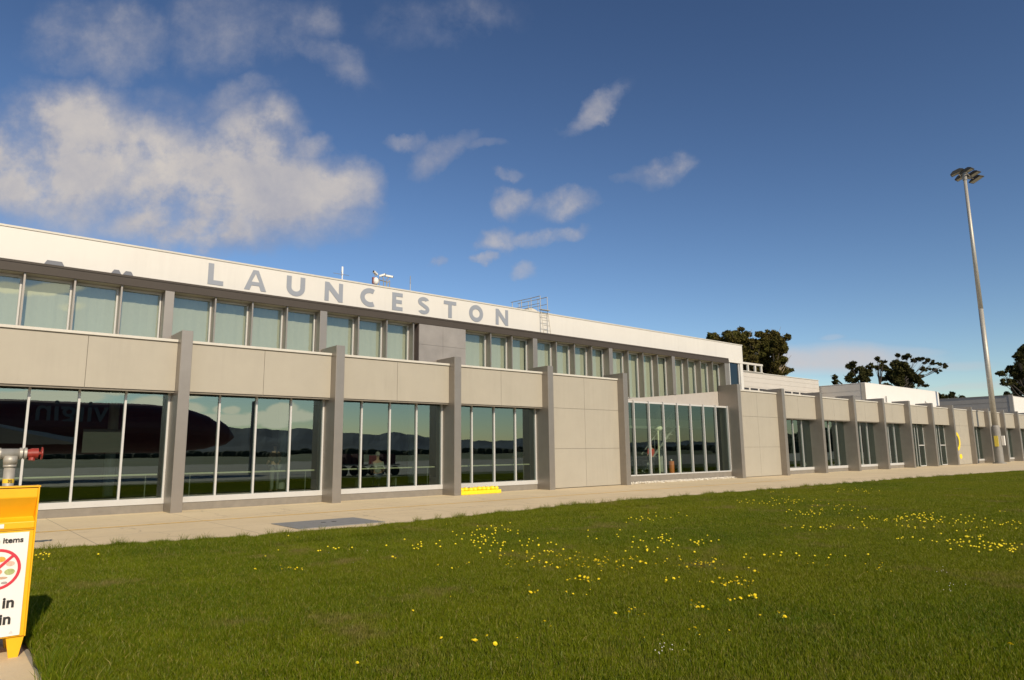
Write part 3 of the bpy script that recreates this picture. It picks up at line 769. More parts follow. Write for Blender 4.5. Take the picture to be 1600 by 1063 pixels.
# roof ladder with guard rails
lad = empty('roof_ladder', (16.3, 1.55, 7.11), 'galvanised access ladder with guard rails over the white fascia', 'ladder')
b = MB(); ly0, ly1 = 1.30, 1.52
for x in (16.05, 16.50):
    b.tube((x-.03, ly0, 7.11), (x, ly1, 8.25), .018, .018, 6); b.tube((x, ly1, 8.25), (x, ly1+.03, 8.93), .018, .018, 6)
b.build('stile', galv, lad)
b = MB()
for j in range(5): z = 7.24+j*.25; t = (z-7.11)/1.14; b.tube((16.03, ly0+(ly1-ly0)*t, z), (16.50, ly0+(ly1-ly0)*t, z), .012, .012, 6)
b.box(16.0, 16.55, 1.40, 1.58, 8.24, 8.27); b.build('rung', galv, lad)
b = MB()
for x in (16.05, 16.50):
    b.tube((x, 1.55, 8.93), (x, 2.2, 8.93), .018, .018, 6); b.tube((x, 2.2, 8.93), (x, 3.7, 8.99), .016, .016, 6); b.tube((x, 1.6, 8.58), (x, 3.6, 8.64), .014, .014, 6)
    for yy in (2.2, 2.9, 3.6): b.tube((x, yy, 7.9), (x, yy, 8.97), .018, .018, 6)
b.build('guard_rail', galv, lad)
b = MB(); b.ball((16.9, 3.3, 8.12), .62, 16, 10, (1.0, 1, 1.0)); b.mi = 0
tag(b.build('roof_ventilator', mat('vent_cream', (.62, .58, .48), .6), smooth=True), 'round cream roof ventilator behind the ladder guard rails', 'ventilator')

# ------------------------------------------------------------------ buildings rising behind the low wing
clad = mat('cladding_pale', (.50, .47, .42), .5, 0, .04, 1)
cladw = mat('cladding_white', (.72, .70, .66), .5, 0, .02, 1)
def clad_lines(x0, x1, y0, y1, z0, z1, side=None, mm=None, name='wall', parent=None, n=3):
    b = MB(); b.box(x0, x1, y0, y1, z0, z1); return b.build(name, mm, parent)
bb = empty('pale_hall', (50, 8, 0), 'pale grey windowless hall set back behind the low wing next to the white tower end', 'building')
MB().box(34.2, 56.6, 8.0, 16, 4.83, 7.76).build('wall', clad, bb)
MB().box(34.1, 56.65, 7.95, 16.05, 7.765, 7.82).build('roof', beige_cap, bb)
b = MB()
for x in [35.5+i*1.35 for i in range(15)]: b.box(x, x+1.05, 7.97, 7.998, 6.36, 6.50)
b.build('louvre', black_m, bb)
b = MB()
for z in (6.62, 7.0, 7.38): b.box(34.2, 56.6, 7.985, 7.998, z, z+.02)
b.build('cladding_joint', mat('joint', (.455, .43, .38), .6), bb)
b = MB(); b.box(39.5, 46.9, 7.9, 8.06, 8.40, 8.55)
for x in (44.6, 45.7, 46.65): b.box(x, x+.16, 7.92, 8.04, 7.82, 8.40)
b.box(39.5, 46.9, 7.88, 8.08, 7.823, 7.86)
tag(b.build('roof_pergola', beige_cap), 'white beam on short posts on the edge of the pale hall roof', 'rail')
b = empty('rooftop_unit', (57.8, 9.5, 7.9), 'small white rooftop plant unit beyond the pale hall', 'plant unit')
MB().box(57.0, 58.6, 10.0, 11.2, 7.4, 8.0).build('casing', cladw, b); MB().box(56.95, 58.65, 9.95, 11.25, 8.12, 8.2).build('lid', galv_dark, b); MB().box(57.2, 58.4, 10.2, 11.0, 8.0, 8.12).build('louvre', black_m, b)
cc = empty('white_hall', (65, 4, 0), 'bright white fronted hall with beige end wall behind the low wing', 'building')
MB().box(56.83, 74.3, 4.0, 4.2, 4.83, 7.24).build('front_wall', cladw, cc)
b = MB(); b.box(56.8, 56.82, 4.4, 14, 4.83, 7.20); b.box(56.825, 57.0, 4.21, 14, 4.83, 7.20); b.build('end_wall', clad, cc)
MB().box(56.78, 56.83, 4.0, 4.35, 4.83, 7.25).build('corner_pier', mat('pier', (.42, .38, .31), .6), cc)
MB().box(56.84, 74.35, 4.0, 14, 7.245, 7.29).build('roof', cladw, cc)
b = MB()
for z in (5.6, 6.1, 6.6): b.box(56.785, 56.798, 4.4, 14, z, z+.025)
b.build('cladding_joint', mat('joint', (.455, .43, .38), .6), cc)
b = MB(); b.box(56.3, 58.2, 3.0, 4.0, 4.9, 5.52)
tag(b.build('roof_vent_box', cladw, None, bevel=.05), 'low white vent box on the parapet in front of the white hall corner', 'vent')
b = MB(); b.tube((60.8, 3.9, 5.0), (60.8, 3.9, 6.25), .04, .04, 6); tag(b.build('vent_pipe', galv_dark), 'thin dark vent pipe against the bright white hall', 'pipe')
dd = empty('grey_hall', (95, 3, 0), 'long grey clad hall end rising behind the far part of the wing', 'building')
dg_ = mat('cladding_grey', (.27, .255, .235), .5, 0, .05, 1)
b = MB(); b.box(94.6, 94.8, 3.0, 22, 4.83, 7.72); b.build('end_wall', dg_, dd)
MB().box(94.55, 94.85, 2.6, 3.0, 4.83, 7.80).build('corner_pier', dg_, dd)
MB().box(94.81, 112, 3.0, 3.2, 4.83, 7.7).build('front_wall', cladw, dd)
b = MB()
for z in (5.5, 6.2, 6.9): b.box(94.58, 94.598, 3.01, 22, z, z+.03)
b.build('cladding_joint', mat('joint2', (.22, .20, .17), .6), dd)
MB().box(94.5, 112, 3.0, 22, 7.725, 7.77).build('roof', galv_dark, dd)
ee = empty('far_hall', (125, 8, 0), 'farthest low grey hall with a small roof hatch at the right edge', 'building')
MB().box(113, 150, 8, 20, 0, 8.0).build('wall', mat('cladding_grey2', (.36, .33, .28), .5), ee); MB().box(112.9, 150.1, 7.9, 20.1, 8.005, 8.1).build('roof', galv_dark, ee)
MB().box(116, 119, 8.5, 10, 8.1, 8.6).build('roof_hatch', clad, ee)
b = MB(); b.ball((78.2, 2.0, 5.25), .42, 12, 6, (1.5, 1, .6)); tag(b.build('roof_dome_vent', cladw, smooth=True), 'small white domed vent on the parapet right of the light mast', 'vent')
b = MB(); b.ball((60.3, .5, 5.48), .09, 8, 6); b.tube((60.3, .5, 5.3), (60.3, .5, 5.45), .03, .03, 6)
tag(b.build('pillar_camera', wp), 'small white camera on top of a pillar beside the grey hall', 'security camera')

# ------------------------------------------------------------------ yellow wall mark on the far solid bay
ym = empty('gate_mark', (66.6, .38, 1.8), 'yellow curved stroke and dot painted on the far solid panel', 'sign')
poly_curve([arc(66.35, 2.1, .92, .86, -78, 78, 24) + arc(66.35, 2.1, .62, .58, 78, -78, 24)], 'curved_stroke', yellow_m, ym, 0, 0, .384, .01)
poly_curve([arc(66.35, 2.1, .60, .56, -78, 78, 24)], 'dark_disc', mat('mark_dark', (.10, .09, .08), .6), ym, 0, 0, .384, .006)
poly_curve([arc(67.05, .74, .32, .22, 0, 350, 20)], 'dot', yellow_m, ym, 0, 0, .384, .01)

# ------------------------------------------------------------------ flood light mast
mx, my = 72.6, -1.1
ms = empty('light_mast', (mx, my, 0), 'very tall galvanised floodlight mast standing at the far end of the pavement', 'floodlight mast')
b = MB(); b.path([(mx, my, 3.5), (mx+.03, my, 15), (mx+.1, my, 28.6)], [.25, .21, .145], 16); b.build('mast_pole', galv, ms, smooth=True)
b = MB(); b.path([(mx, my, .0), (mx, my, 3.1), (mx, my, 3.45), (mx, my, 3.6)], [.37, .37, .34, .26], 24); b.tube((mx, my, 0), (mx, my, .10), .55, .55, 24); b.build('mast_base', mat('mast_base_grey', (.25, .24, .22), .6, .1, .1, 4), ms, smooth=False)
b = MB(); b.box(mx-.12, mx+.2, my-.62, my-.38, 1.7, 2.6); b.build('switch_box', cladw, ms)
b = MB(); b.box(mx-.46, mx-.38, my-.22, my+.10, 1.6, 2.6); b.build('warning_plate', mat('plate_yellow', (.7, .55, .08), .5), ms)
hz = 28.9
b = MB(); b.tube((mx+.1, my, 28.4), (mx+.1, my, 29.2), .20, .20, 12)
b.tube((mx-.6, my-.3, 28.95), (mx+1.7, my-.3, 28.85), .06, .06, 6); b.tube((mx-.6, my+.3, 28.95), (mx+1.7, my+.3, 28.85), .06, .06, 6); b.build('head_frame', galv_dark, ms)
lampm = mat('lamp_lens', (.34, .33, .26), .3)
def flood(cx, cy, cz, yaw_, tilt, sx=.62, sy=1.0):
    rm = Matrix.Translation((cx, cy, cz)) @ Matrix.Rotation(yaw_, 4, 'Z') @ Matrix.Rotation(tilt, 4, 'X')
    q = MB(); v = [(-sx*.5, -sy*.5, .28), (sx*.5, -sy*.5, .28), (sx*.5, sy*.5, .28), (-sx*.5, sy*.5, .28), (-sx, -sy, 0), (sx, -sy, 0), (sx, sy, 0), (-sx, sy, 0), (-sx, -sy, -.10), (sx, -sy, -.10), (sx, sy, -.10), (-sx, sy, -.10)]
    q.v = [tuple(rm @ Vector(a_)) for a_ in v]
    q.f = [(0,1,2,3)] + [(i, i+4, (i+1) % 4+4, (i+1) % 4) for i in range(4)] + [(i+4, i+8, (i+1) % 4+8, (i+1) % 4+4) for i in range(4)] + [(8,11,10,9)]; q.m = [0]*len(q.f)
    o = q.build('floodlight', mat('flood_grey', (.05, .048, .04), .5), ms)
    q = MB(); q.v = [tuple(rm @ Vector(a_)) for a_ in ((-sx*.85, -sy*.88, -.115), (sx*.85, -sy*.88, -.115), (sx*.85, sy*.88, -.115), (-sx*.85, sy*.88, -.115))]; q.f = [(0, 3, 2, 1)]; q.m = [0]
    q.build('lens', lampm, o)
for fx, fy, fz, fa in ((72.75, -1.3, 29.3, -8), (73.65, -1.6, 29.1, -14), (74.55, -1.6, 28.85, -20), (72.75, -0.5, 29.45, 6), (73.75, -0.6, 29.2, -6)): flood(fx, fy, fz, R(fa), R(-16), .34, .62)

# ------------------------------------------------------------------ yellow bin with poster
by = -14.6; bx1 = -4.74; bx0 = -5.42
bn = empty('yellow_bin', ((bx0+bx1)/2, by+.25, 0), 'bright yellow steel waste bin with a food poster at the left edge', 'bin')
b = MB(); b.prism([(by+.0, .17), (by+.50, .17), (by+.50, 1.36), (by+.12, 1.39), (by-.02, 1.38), (by-.02, 1.30), (by+.11, 1.13), (by-.01, 1.10), (by-.01, 1.045), (by+.0, 1.04)], bx0, bx1-.012, 'x'); b.build('body', yellow_bin, bn, bevel=.006)
b = MB(); b.prism([(by+.0, .165), (by+.51, .165), (by+.51, 1.37), (by+.12, 1.40), (by-.03, 1.385), (by-.03, 1.295), (by-.02, 1.10), (by-.012, 1.03)], bx1-.012, bx1, 'x'); b.build('side_plate', yellow_bin, bn, bevel=.004)
b = MB(); b.box(bx0, bx1+.004, by-.035, by+.12, 1.386, 1.398); b.build('lid', yellow_bin, bn)
b = MB(); b.box(bx0, bx1-.013, by-.004, by+.001, 1.028, 1.034); b.build('groove', mat('groove', (.35, .19, .01), .6), bn)
for xl in (bx1-.028, bx0+.14):
    b = MB(); b.prism([(xl-.105, .17), (xl+.02, .17), (xl-.01, .0), (xl-.075, .0)], by+.02, by+.06); b.build('leg', yellow_bin, bn)
    b = MB(); b.prism([(xl-.105, .17), (xl+.02, .17), (xl-.01, .0), (xl-.075, .0)], by+.42, by+.46); b.build('leg', yellow_bin, bn)
poster = MB(); poster.box(bx0+.04, -4.785, by-.012, by-.004, .185, 1.015)
po = poster.build('poster', mat('poster_white', (.80, .78, .76), .5, 0, .01), bn)
text_obj('poster_text', 'e items', .062, black_m, po, (-4.820, by-.014, .935), (R(90), 0, 0), .0015, (1.05, 1, 1))
text_obj('poster_text', 'in', .118, black_m, po, (-4.840, by-.014, .415), (R(90), 0, 0), .0035, (1, 1, 1))
text_obj('poster_text', 'in', .118, black_m, po, (-4.852, by-.014, .285), (R(90), 0, 0), .0035, (1, 1, 1))
sgn = mat('poster_red', (.60, .035, .06), .5)
poly_curve([arc(-4.985, .725, .165, .165, 0, 355, 40), arc(-4.985, .725, .143, .143, 0, 355, 40)], 'poster_ring', sgn, po, 0, 0, by-.013, .001)
a45 = R(45); ux, uz = math.cos(a45), math.sin(a45)
poly_curve([[(-4.985-ux*.15+uz*.011, .725-uz*.15-ux*.011), (-4.985+ux*.15+uz*.011, .725+uz*.15-ux*.011), (-4.985+ux*.15-uz*.011, .725+uz*.15+ux*.011), (-4.985-ux*.15-uz*.011, .725-uz*.15+ux*.011)]], 'poster_bar', sgn, po, 0, 0, by-.0135, .001)
for (x, z, rx, rz, cc_, nm) in ((-4.965, .805, .035, .022, (.72, .38, .05), 'poster_orange'), (-4.895, .765, .03, .020, (.70, .48, .38), 'poster_meat'), (-4.895, .700, .036, .025, (.38, .44, .18), 'poster_leaf'), (-4.975, .705, .03, .022, (.68, .30, .18), 'poster_tomato'), (-4.945, .655, .04, .010, (.50, .32, .22), 'poster_twig'), (-4.925, .615, .022, .010, (.35, .33, .32), 'poster_bone')):
    poly_curve([arc(x, z, rx, rz, 0, 350, 18)], nm, mat(nm, cc_, .6, 0, .25, 60), po, 0, 0, by-.0125, .0008)
poly_curve([[(-4.86, .205), (-4.83, .205), (-4.845, .232)]], 'poster_mark', mat('mark_grey', (.6, .6, .62), .6), po, 0, 0, by-.0125, .0008)
lb = MB(); lb.box(-5.2, -4.965, by-.016, by-.011, 1.055, 1.088); lb.build('small_label', mat('poster_white', (.80, .78, .76), .5), bn)

# ------------------------------------------------------------------ stand pipe
hx, hy = -4.455, -7.8
sp = empty('stand_pipe', (hx, hy, 0), 'silver stand pipe with a tee and red valve behind the yellow bin', 'pipe')
b = MB(); b.path([(hx, hy, 0), (hx, hy, 1.50)], [.078, .078], 20); b.build('riser', galv, sp, smooth=True)
b = MB(); b.tube((hx-1.2, hy, 1.70), (hx+.16, hy, 1.70), .082, .082, 20); b.path([(hx, hy, 1.48), (hx, hy, 1.52), (hx, hy, 1.66)], [.092, .092, .11], 20)
b.build('tee', galv, sp, smooth=True)
for x in (hx-.16, hx+.13, hx+.19):
    b = MB(); b.tube((x-.02, hy, 1.70), (x+.02, hy, 1.70), .096, .096, 20); b.build('clamp_ring', galv, sp)
b = MB(); b.tube((hx+.2, hy, 1.70), (hx+.27, hy, 1.70), .06, .08, 16); b.tube((hx+.27, hy, 1.70), (hx+.37, hy, 1.70), .085, .085, 16); b.tube((hx+.37, hy, 1.70), (hx+.42, hy, 1.70), .03, .025, 10); b.tube((hx+.30, hy, 1.70), (hx+.28, hy-.02, 1.585), .04, .05, 12)
b.build('valve', red_m, sp)
b = MB()
for j in range(16):
    t0, t1 = 2*math.pi*j/16, 2*math.pi*(j+1)/16
    b.tube((hx+.42, hy+.095*math.cos(t0), 1.70+.095*math.sin(t0)), (hx+.42, hy+.095*math.cos(t1), 1.70+.095*math.sin(t1)), .012, .012, 6)
for j in range(4): t0 = math.pi/4+math.pi/2*j; b.tube((hx+.42, hy, 1.70), (hx+.42, hy+.095*math.cos(t0), 1.70+.095*math.sin(t0)), .009, .009, 6)
b.build('handwheel', red_m, sp)
b = MB(); b.tube((hx, hy, 1.225), (hx, hy, 1.295), .0795, .0795, 20, False); st = b.build('sticker', mat('sticker_yellow', (.85, .55, .03), .5), sp)
text_obj('sticker_text', '30', .062, black_m, st, (hx+.045, hy-.0805, 1.238), (R(90), 0, R(4)), .001)
b = MB(); b.box(hx-.25, hx+.25, hy-.25, hy+.25, .004, .05); b.build('foot', CONC, sp)

# ------------------------------------------------------------------ yellow chocks, drain cover
yc = empty('wheel_stop', (11.3, .25, 0), 'bright yellow low wheel stop with lumpy top lying against the plinth by a pillar', 'wheel stop')
b = MB(); b.box(10.34, 12.33, .02, .36, .005, .15); b.build('base_bar', yellow_m, yc, bevel=.02)
for j in range(9):
    x = 10.46+j*.215; b = MB(); b.ball((x, .19+rnd.uniform(-.02, .02), .20+rnd.uniform(-.01, .015)), .115, 12, 7, (1.0, 1.2, .75)); b.build('lump', yellow_m, yc, smooth=True)
b = MB()
for j in range(11): b.ball((10.48+j*.165+rnd.uniform(-.03, .03), .17+rnd.uniform(-.06, .06), .285+rnd.uniform(-.01, .02)), rnd.uniform(.015, .032), 8, 5)
b.build('white_rope', white_frame, yc)
dc = empty('drain_cover', (2, -6.1, 0), 'flat grey steel pit cover with two lifting slots in the pavement', 'pit cover')
MB().box(.90, 3.04, -6.95, -5.32, .006, .018).build('cover_plate', mat('cover_grey', (.27, .27, .27), .55, .25, .08, 5), dc)
for x in (1.85, 2.12): MB().box(x, x+.10, -6.05, -5.98, .017, .024).build('lifting_slot', black_m, dc)

# ------------------------------------------------------------------ inside the windows
for k_ in (-1, 0, 1, 2):
    x0, x1 = k_*S+.5, (k_+1)*S-.15
    h = empty('handrail', ((x0+x1)/2, 1.3, .3), ['pale handrail behind the leftmost window bay', 'pale handrail behind the second window bay from the left', 'pale handrail behind the third window bay from the left', 'pale handrail behind the window bay above the yellow wheel stop'][k_+1], 'handrail', 'handrails behind the windows')
    MB().tube((x0, 1.16, 1.08), (x1, 1.16, 1.08), .028, .028, 8).build('rail', mat('rail_pale', (.72, .66, .46), .4), h)
    for x in (x0+.3, x1-.3): MB().tube((x, 1.19, .3), (x, 1.19, 1.06), .014, .018, 6).build('baluster', galv_dark, h)
def person(loc, rz, top, legs, skin, hair, label, sitting=False, arm=0.0):
    root = empty('person', loc, label, 'person'); root.rotation_euler = (0, 0, rz)
    V = {}; 
    if sitting: hz_ = .50
    else: hz_ = .92
    def skinned(name, verts, edges, rad, m, rootv=0):
        me = bpy.data.meshes.new(name); me.from_pydata(verts, edges, []); me.materials.append(m)
        o = bpy.data.objects.new(name, me); COL.objects.link(o); o.parent = root
        md = o.modifiers.new('skin', 'SKIN'); md.use_smooth_shade = True
        for i, r in enumerate(rad): me.skin_vertices[0].data[i].radius = r if isinstance(r, tuple) else (r, r); me.skin_vertices[0].data[i].use_root = (i == rootv)
        sd = o.modifiers.new('sub', 'SUBSURF'); sd.levels = 1; sd.render_levels = 1
        return o
    z = hz_; f_ = -.42 if sitting else 0
    kz = .48 if sitting else .50; fz = .06
    vs = [(0,0,z), (0,.0,z+.22), (0,0,z+.45), (0,-.01,z+.56), (0,-.02,z+.64), (0,-.03,z+.76),
          (-.19,0,z+.46), (-.25,-.03,z+.18), (-.20,-.20-arm,z+.05+arm), (.19,0,z+.46), (.25,-.03,z+.18), (.20,-.20-arm,z+.05+arm),
          (-.10,0,z-.05), (-.12,f_,kz), (-.12,f_+.02,fz), (-.12,f_-.13,.03), (.10,0,z-.05), (.12,f_,kz), (.12,f_+.02,fz), (.12,f_-.13,.03)]
    es = [(0,1), (1,2), (2,3), (3,4), (4,5), (2,6), (6,7), (7,8), (2,9), (9,10), (10,11), (0,12), (12,13), (13,14), (14,15), (0,16), (16,17), (17,18), (18,19)]
    rd = [(.15,.11), (.145,.10), (.16,.10), .055, .06, .095, .065, .048, .035, .065, .048, .035, .09, .065, .045, .035, .09, .065, .045, .035]
    skinned('body', vs, es, rd, skin)
    # shirt and trousers a little larger than the body
    skinned('shirt', vs[:3]+[vs[6], vs[7], vs[9], vs[10]], [(0,1), (1,2), (2,3), (3,4), (2,5), (5,6)], [(.17,.13), (.165,.12), (.175,.115), .08, .06, .08, .06], top)
    skinned('trousers', [vs[0], vs[12], vs[13], vs[14], vs[16], vs[17], vs[18]], [(0,1), (1,2), (2,3), (0,4), (4,5), (5,6)], [(.16,.13), .105, .08, .06, .105, .08, .06], legs)
    b = MB(); b.ball((0, -.01, z+.80), .105, 12, 8, (.95, 1.1, 1.0)); o = b.build('hair', hair); o.parent = root
    b = MB(); b.ball((0, -.135, z+.755), .018, 6, 4); b.ball((-.035, -.115, z+.785), .012, 6, 4); b.ball((.035, -.115, z+.785), .012, 6, 4); o = b.build('face', skin); o.parent = root
skin_m = mat('skin', (.45, .27, .19), .6); hair_m = mat('hair_brown', (.05, .03, .02), .7)
person((4.25, 3.2, .30), R(200), mat('cloth_dark', (.05, .035, .04), .9), mat('cloth_pale', (.20, .20, .19), .9), skin_m, hair_m, 'person in dark top and pale trousers standing behind the second window bay from the left')
person((8.3, 2.9, .30), R(160), mat('cloth_white', (.38, .36, .31), .9), mat('cloth_blue', (.06, .07, .12), .9), skin_m, mat('hair_grey', (.35, .32, .3), .7), 'person in white shirt sitting behind the third window bay', True)
person((16.35-.9, 2.6, .30), R(150), mat('cloth_black', (.03, .03, .035), .9), mat('cloth_black', (.03, .03, .035), .9), skin_m, hair_m, 'person in black clothes standing behind the window next to the solid beige bay')
person((24.9, 2.4, .30), R(180), mat('cloth_red', (.55, .07, .06), .9), mat('cloth_black', (.03, .03, .035), .9), skin_m, hair_m, 'person in red top standing behind the tall glazed entry bay')
# a bench for the sitting person
be = empty('bench_seat', (8.3, 3.0, .3), 'dark bench seat behind the third window bay', 'bench')
MB().box(7.4, 9.2, 2.78, 3.20, .68, .74).build('seat', floor_int, be); MB().box(7.45, 7.5, 2.85, 3.15, .3, .68).build('leg', galv_dark, be); MB().box(9.1, 9.15, 2.85, 3.15, .3, .68).build('leg', galv_dark, be)
# stairs in the glazed bay
stt = empty('indoor_stairs', (27, 3, .3), 'dark metal stairs with pale posts inside the tall glazed entry bay', 'stairs')
for x in (25.2, 27.1): MB().tube((x, 2.1, .3), (x, 2.1, 3.0 if x > 26 else 2.7), .05, .05, 10).build('post', mat('post_cream', (.72, .68, .52), .5), stt)
b = MB()
for j in range(12): b.box(24.8+j*.26, 25.1+j*.26, 3.0, 4.4, .4+j*.21, .44+j*.21)
b.tube((24.8, 3.0, 1.4), (27.9, 3.0, 3.9), .03, .03, 6); b.tube((24.8, 3.0, .45), (27.9, 3.0, 2.95), .07, .07, 6)
for j in range(6): b.tube((24.9+j*.55, 3.0, .5+j*.44), (24.9+j*.55, 3.0, 1.5+j*.44), .02, .02, 6)
b.build('flight', mat('metal_mid', (.20, .20, .19), .5), stt)
b = MB(); b.tube((26.0, 1.9, .3), (26.0, 1.9, 1.02), .15, .15, 14); b.mi = 1; b.ball((26.0, 1.9, 1.08), .06, 10, 6)
tag(b.build('orange_post', [mat('orange', (.65, .18, .05), .5), white_frame]), 'short orange post with white knob inside the glazed entry bay', 'post')
b = MB(); b.box(20.8, 33.0, 4.6, 4.8, 3.0, 3.5)
b.build('added_pale_beam', mat('pale_beam_tone', (.42, .45, .38), .7), T)  # pale beam added so the entry bay interior looks lit
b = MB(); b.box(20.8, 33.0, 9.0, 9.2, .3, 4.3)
b.build('inner_wall', mat('inner_lit_green', (.17, .20, .17), .8), T)  # lighter back wall colour stands in for light inside the entry bay
b = MB(); b.box(23.2, 28.4, 4.2, 4.3, 2.9, 3.05); b.ball((25.9, 2.6, 2.85), .22, 12, 7, (1.1, 1, .8))
tag(b.build('ceiling_lamp', mat('lamp_cream', (.72, .72, .55), .5)), 'pale round ceiling lamp inside the glazed entry bay', 'lamp')
b = MB(); b.box(-2.0, -.95+.0, 2.2, 2.23, 1.75, 2.45)
tag(b.build('notice_board', mat('notice', (.12, .115, .11), .7)), 'grey notice board behind the leftmost window bay', 'notice board')

# ------------------------------------------------------------------ trees
def gum_tree(name, base, trunk_top, clumps, leafm, barkm, label, cat='tree', group=None, leaves=260, ls=.34, forks=None, tr=.45, limb=.14, spread=None):
    bx, by_, bz = base; root = empty(name, base, label, cat, group)
    b = MB(); tt = Vector(trunk_top); bs = Vector(base)
    mids = [bs.lerp(tt, t)+Vector((rnd.uniform(-.4, .4), rnd.uniform(-.3, .3), 0))*(t*(1-t)*4) for t in (0, .3, .6, 1)]
    b.path(mids, [tr, tr*.8, tr*.62, tr*.42], 9)
    for (cx, cy, cz, rx, rz) in clumps:
        c_ = Vector((cx, cy, cz)); t = max(.35, min(.95, (cz-bz)/(tt.z-bz)*.75)) if tt.z > bz else .5
        s_ = bs.lerp(tt, t); m_ = s_.lerp(c_, .55)+Vector((0, 0, -rz*.35))
        b.path([s_, m_, c_+Vector((0, 0, rz*.2))], [limb*1.3, limb*.8, limb*.25], 6)
        for _ in range(3):
            e = c_+Vector((rnd.uniform(-rx, rx)*.8, rnd.uniform(-rx, rx)*.8, rnd.uniform(-.2, .8)*rz)); b.path([m_, e], [limb*.5, limb*.12], 5)
    b.build('trunk', barkm, root)
    v, f = [], []
    for (cx, cy, cz, rx, rz) in clumps:
        nsub = max(8, int(14*rx*rz/3))
        for s2 in range(nsub):
            th = rnd.uniform(0, 2*math.pi); ph = math.acos(rnd.uniform(-1, 1)); rr = rnd.uniform(.35, .95)
            sx_, sy_, sz_ = cx+rx*rr*math.sin(ph)*math.cos(th), cy+rx*.9*rr*math.sin(ph)*math.sin(th), cz+rz*rr*math.cos(ph)
            sr = rnd.uniform(.28, .5)*min(rx, rz*1.3)
            for _ in range(int(leaves*1.5*sr*sr)+10):
                while True:
                    p = Vector((rnd.uniform(-1, 1), rnd.uniform(-1, 1), rnd.uniform(-1, 1)))
                    if p.length < 1: break
                p = p*(.4+.6*p.length)
                q = Vector((sx_+p.x*sr, sy_+p.y*sr, sz_+p.z*sr*.75))
                a_ = Vector((rnd.gauss(0, 1), rnd.gauss(0, 1), rnd.gauss(0, .8))).normalized(); b_ = a_.orthogonal().normalized()
                b_ = (b_*math.cos(rnd.uniform(0, 6))+a_.cross(b_)*math.sin(rnd.uniform(0, 6))).normalized()
                L_ = ls*rnd.uniform(.6, 1.3); W_ = L_*.45
                i = len(v); v += [tuple(q-a_*L_*.5), tuple(q+b_*W_*.5), tuple(q+a_*L_*.5), tuple(q-b_*W_*.5)]; f.append((i, i+1, i+2, i+3))
    me = bpy.data.meshes.new('crown'); me.from_pydata([(a1-bx, b1-by_, c1-bz) for a1, b1, c1 in v], [], f); me.materials.append(leafm)
    o = bpy.data.objects.new('crown', me); COL.objects.link(o); o.parent = root
def at(px, py, Y):
    d = FWD + RGT*((px-800)/FPX) - UPV*((py-531.5)/FPX); t = (Y-CAM.y)/d.y; return CAM+d*t
def clumps_px(lst, Y, sp=2.5):
    out = []
    for (x, y, rx, ry) in lst:
        yy = Y+rnd.uniform(-sp, sp); c_ = at(x, y, yy); ds = (c_-CAM).dot(FWD)
        out.append((c_.x, c_.y, c_.z, rx*ds/FPX, ry*ds/FPX))
    return out
t1 = clumps_px([(1118,538,22,18), (1140,528,20,14), (1150,548,26,26), (1160,522,16,12), (1170,545,14,28), (1158,570,28,24), (1130,560,28,22), (1175,575,14,20), (1182,556,12,22), (1178,530,10,11), (1140,570,22,18), (1184,585,14,14), (1186,542,12,14), (1110,530,12,8), (1160,560,24,20)], 32)
p1 = at(1165, 545, 32)
gum_tree('gum_tree', (p1.x, 32, 0), (p1.x+.5, 32, 14.5), t1, LEAF_A, BARK, 'left one of two dense bronze green gum trees behind the white fascia end', group='gum trees behind the buildings', leaves=300, ls=.44)
t2 = clumps_px([(1193,528,15,15), (1205,522,15,14), (1220,532,14,16), (1215,550,18,20), (1195,550,16,24), (1222,572,16,16), (1205,580,20,16), (1190,575,18,20), (1232,577,9,7), (1212,598,16,8), (1208,540,18,18), (1222,560,14,16), (1198,565,16,18)], 30, 2)
p2 = at(1208, 560, 30)
gum_tree('gum_tree', (p2.x-1, 30, 0), (p2.x, 30, 15.5), t2, LEAF_A, BARK, 'right one of two dense bronze green gum trees, ends against the open sky', group='gum trees behind the buildings', leaves=300, ls=.44)
t3 = clumps_px([(1330,571,9,7), (1342,577,10,9), (1352,585,12,10), (1325,590,13,8), (1345,595,16,8), (1358,576,8,8), (1303,589,6,4), (1306,597,5,4)], 30, 2)
p3 = at(1345, 590, 30)
gum_tree('gum_tree', (p3.x, 30, 0), (p3.x, 30, 13.5), t3, LEAF_B, BARK_D, 'small dark open gum tree left of the wide one', group='gum trees behind the buildings', leaves=190, ls=.6)
t4 = clumps_px([(1400,568,12,8), (1390,580,14,10), (1412,578,15,12), (1395,595,18,12), (1420,592,17,13), (1418,558,9,5), (1432,562,12,5), (1448,565,11,5), (1460,568,10,4), (1476,571,9,5), (1445,577,9,4), (1464,580,9,4), (1440,601,14,5), (1438,590,8,5), (1385,603,12,8), (1402,556,4,3)], 31, 3)
p4 = at(1405, 595, 31)
gum_tree('gum_tree', (p4.x, 31, 0), (p4.x+1, 31, 14.5), t4, LEAF_B, BARK_D, 'wide dark gum tree with flat spreading branches in the middle', group='gum trees behind the buildings', leaves=190, ls=.62, limb=.085)
t4b = clumps_px([(1371,562,5,4), (1376,572,6,5), (1370,575,4,3), (1380,566,4,3)], 29, 1); p5 = at(1374, 590, 29)
gum_tree('gum_tree', (p5.x, 29, 0), (p5.x, 29, 14), t4b, LEAF_B, BARK_D, 'thin sparse gum tree between the small one and the wide one', group='gum trees behind the buildings', leaves=45, ls=.7, tr=.25, limb=.1)
t5 = clumps_px([(1467,619,4,5), (1474,621,5,4), (1482,619,8,4), (1492,618,8,5), (1502,621,7,3)], 16, 1); p6 = at(1485, 620, 16)
gum_tree('gum_tree', (p6.x, 16, 0), (p6.x, 16, 8), t5, LEAF_B, BARK_D, 'low dark tree top just showing over the grey hall roof', group='gum trees behind the buildings', leaves=190, ls=.6)
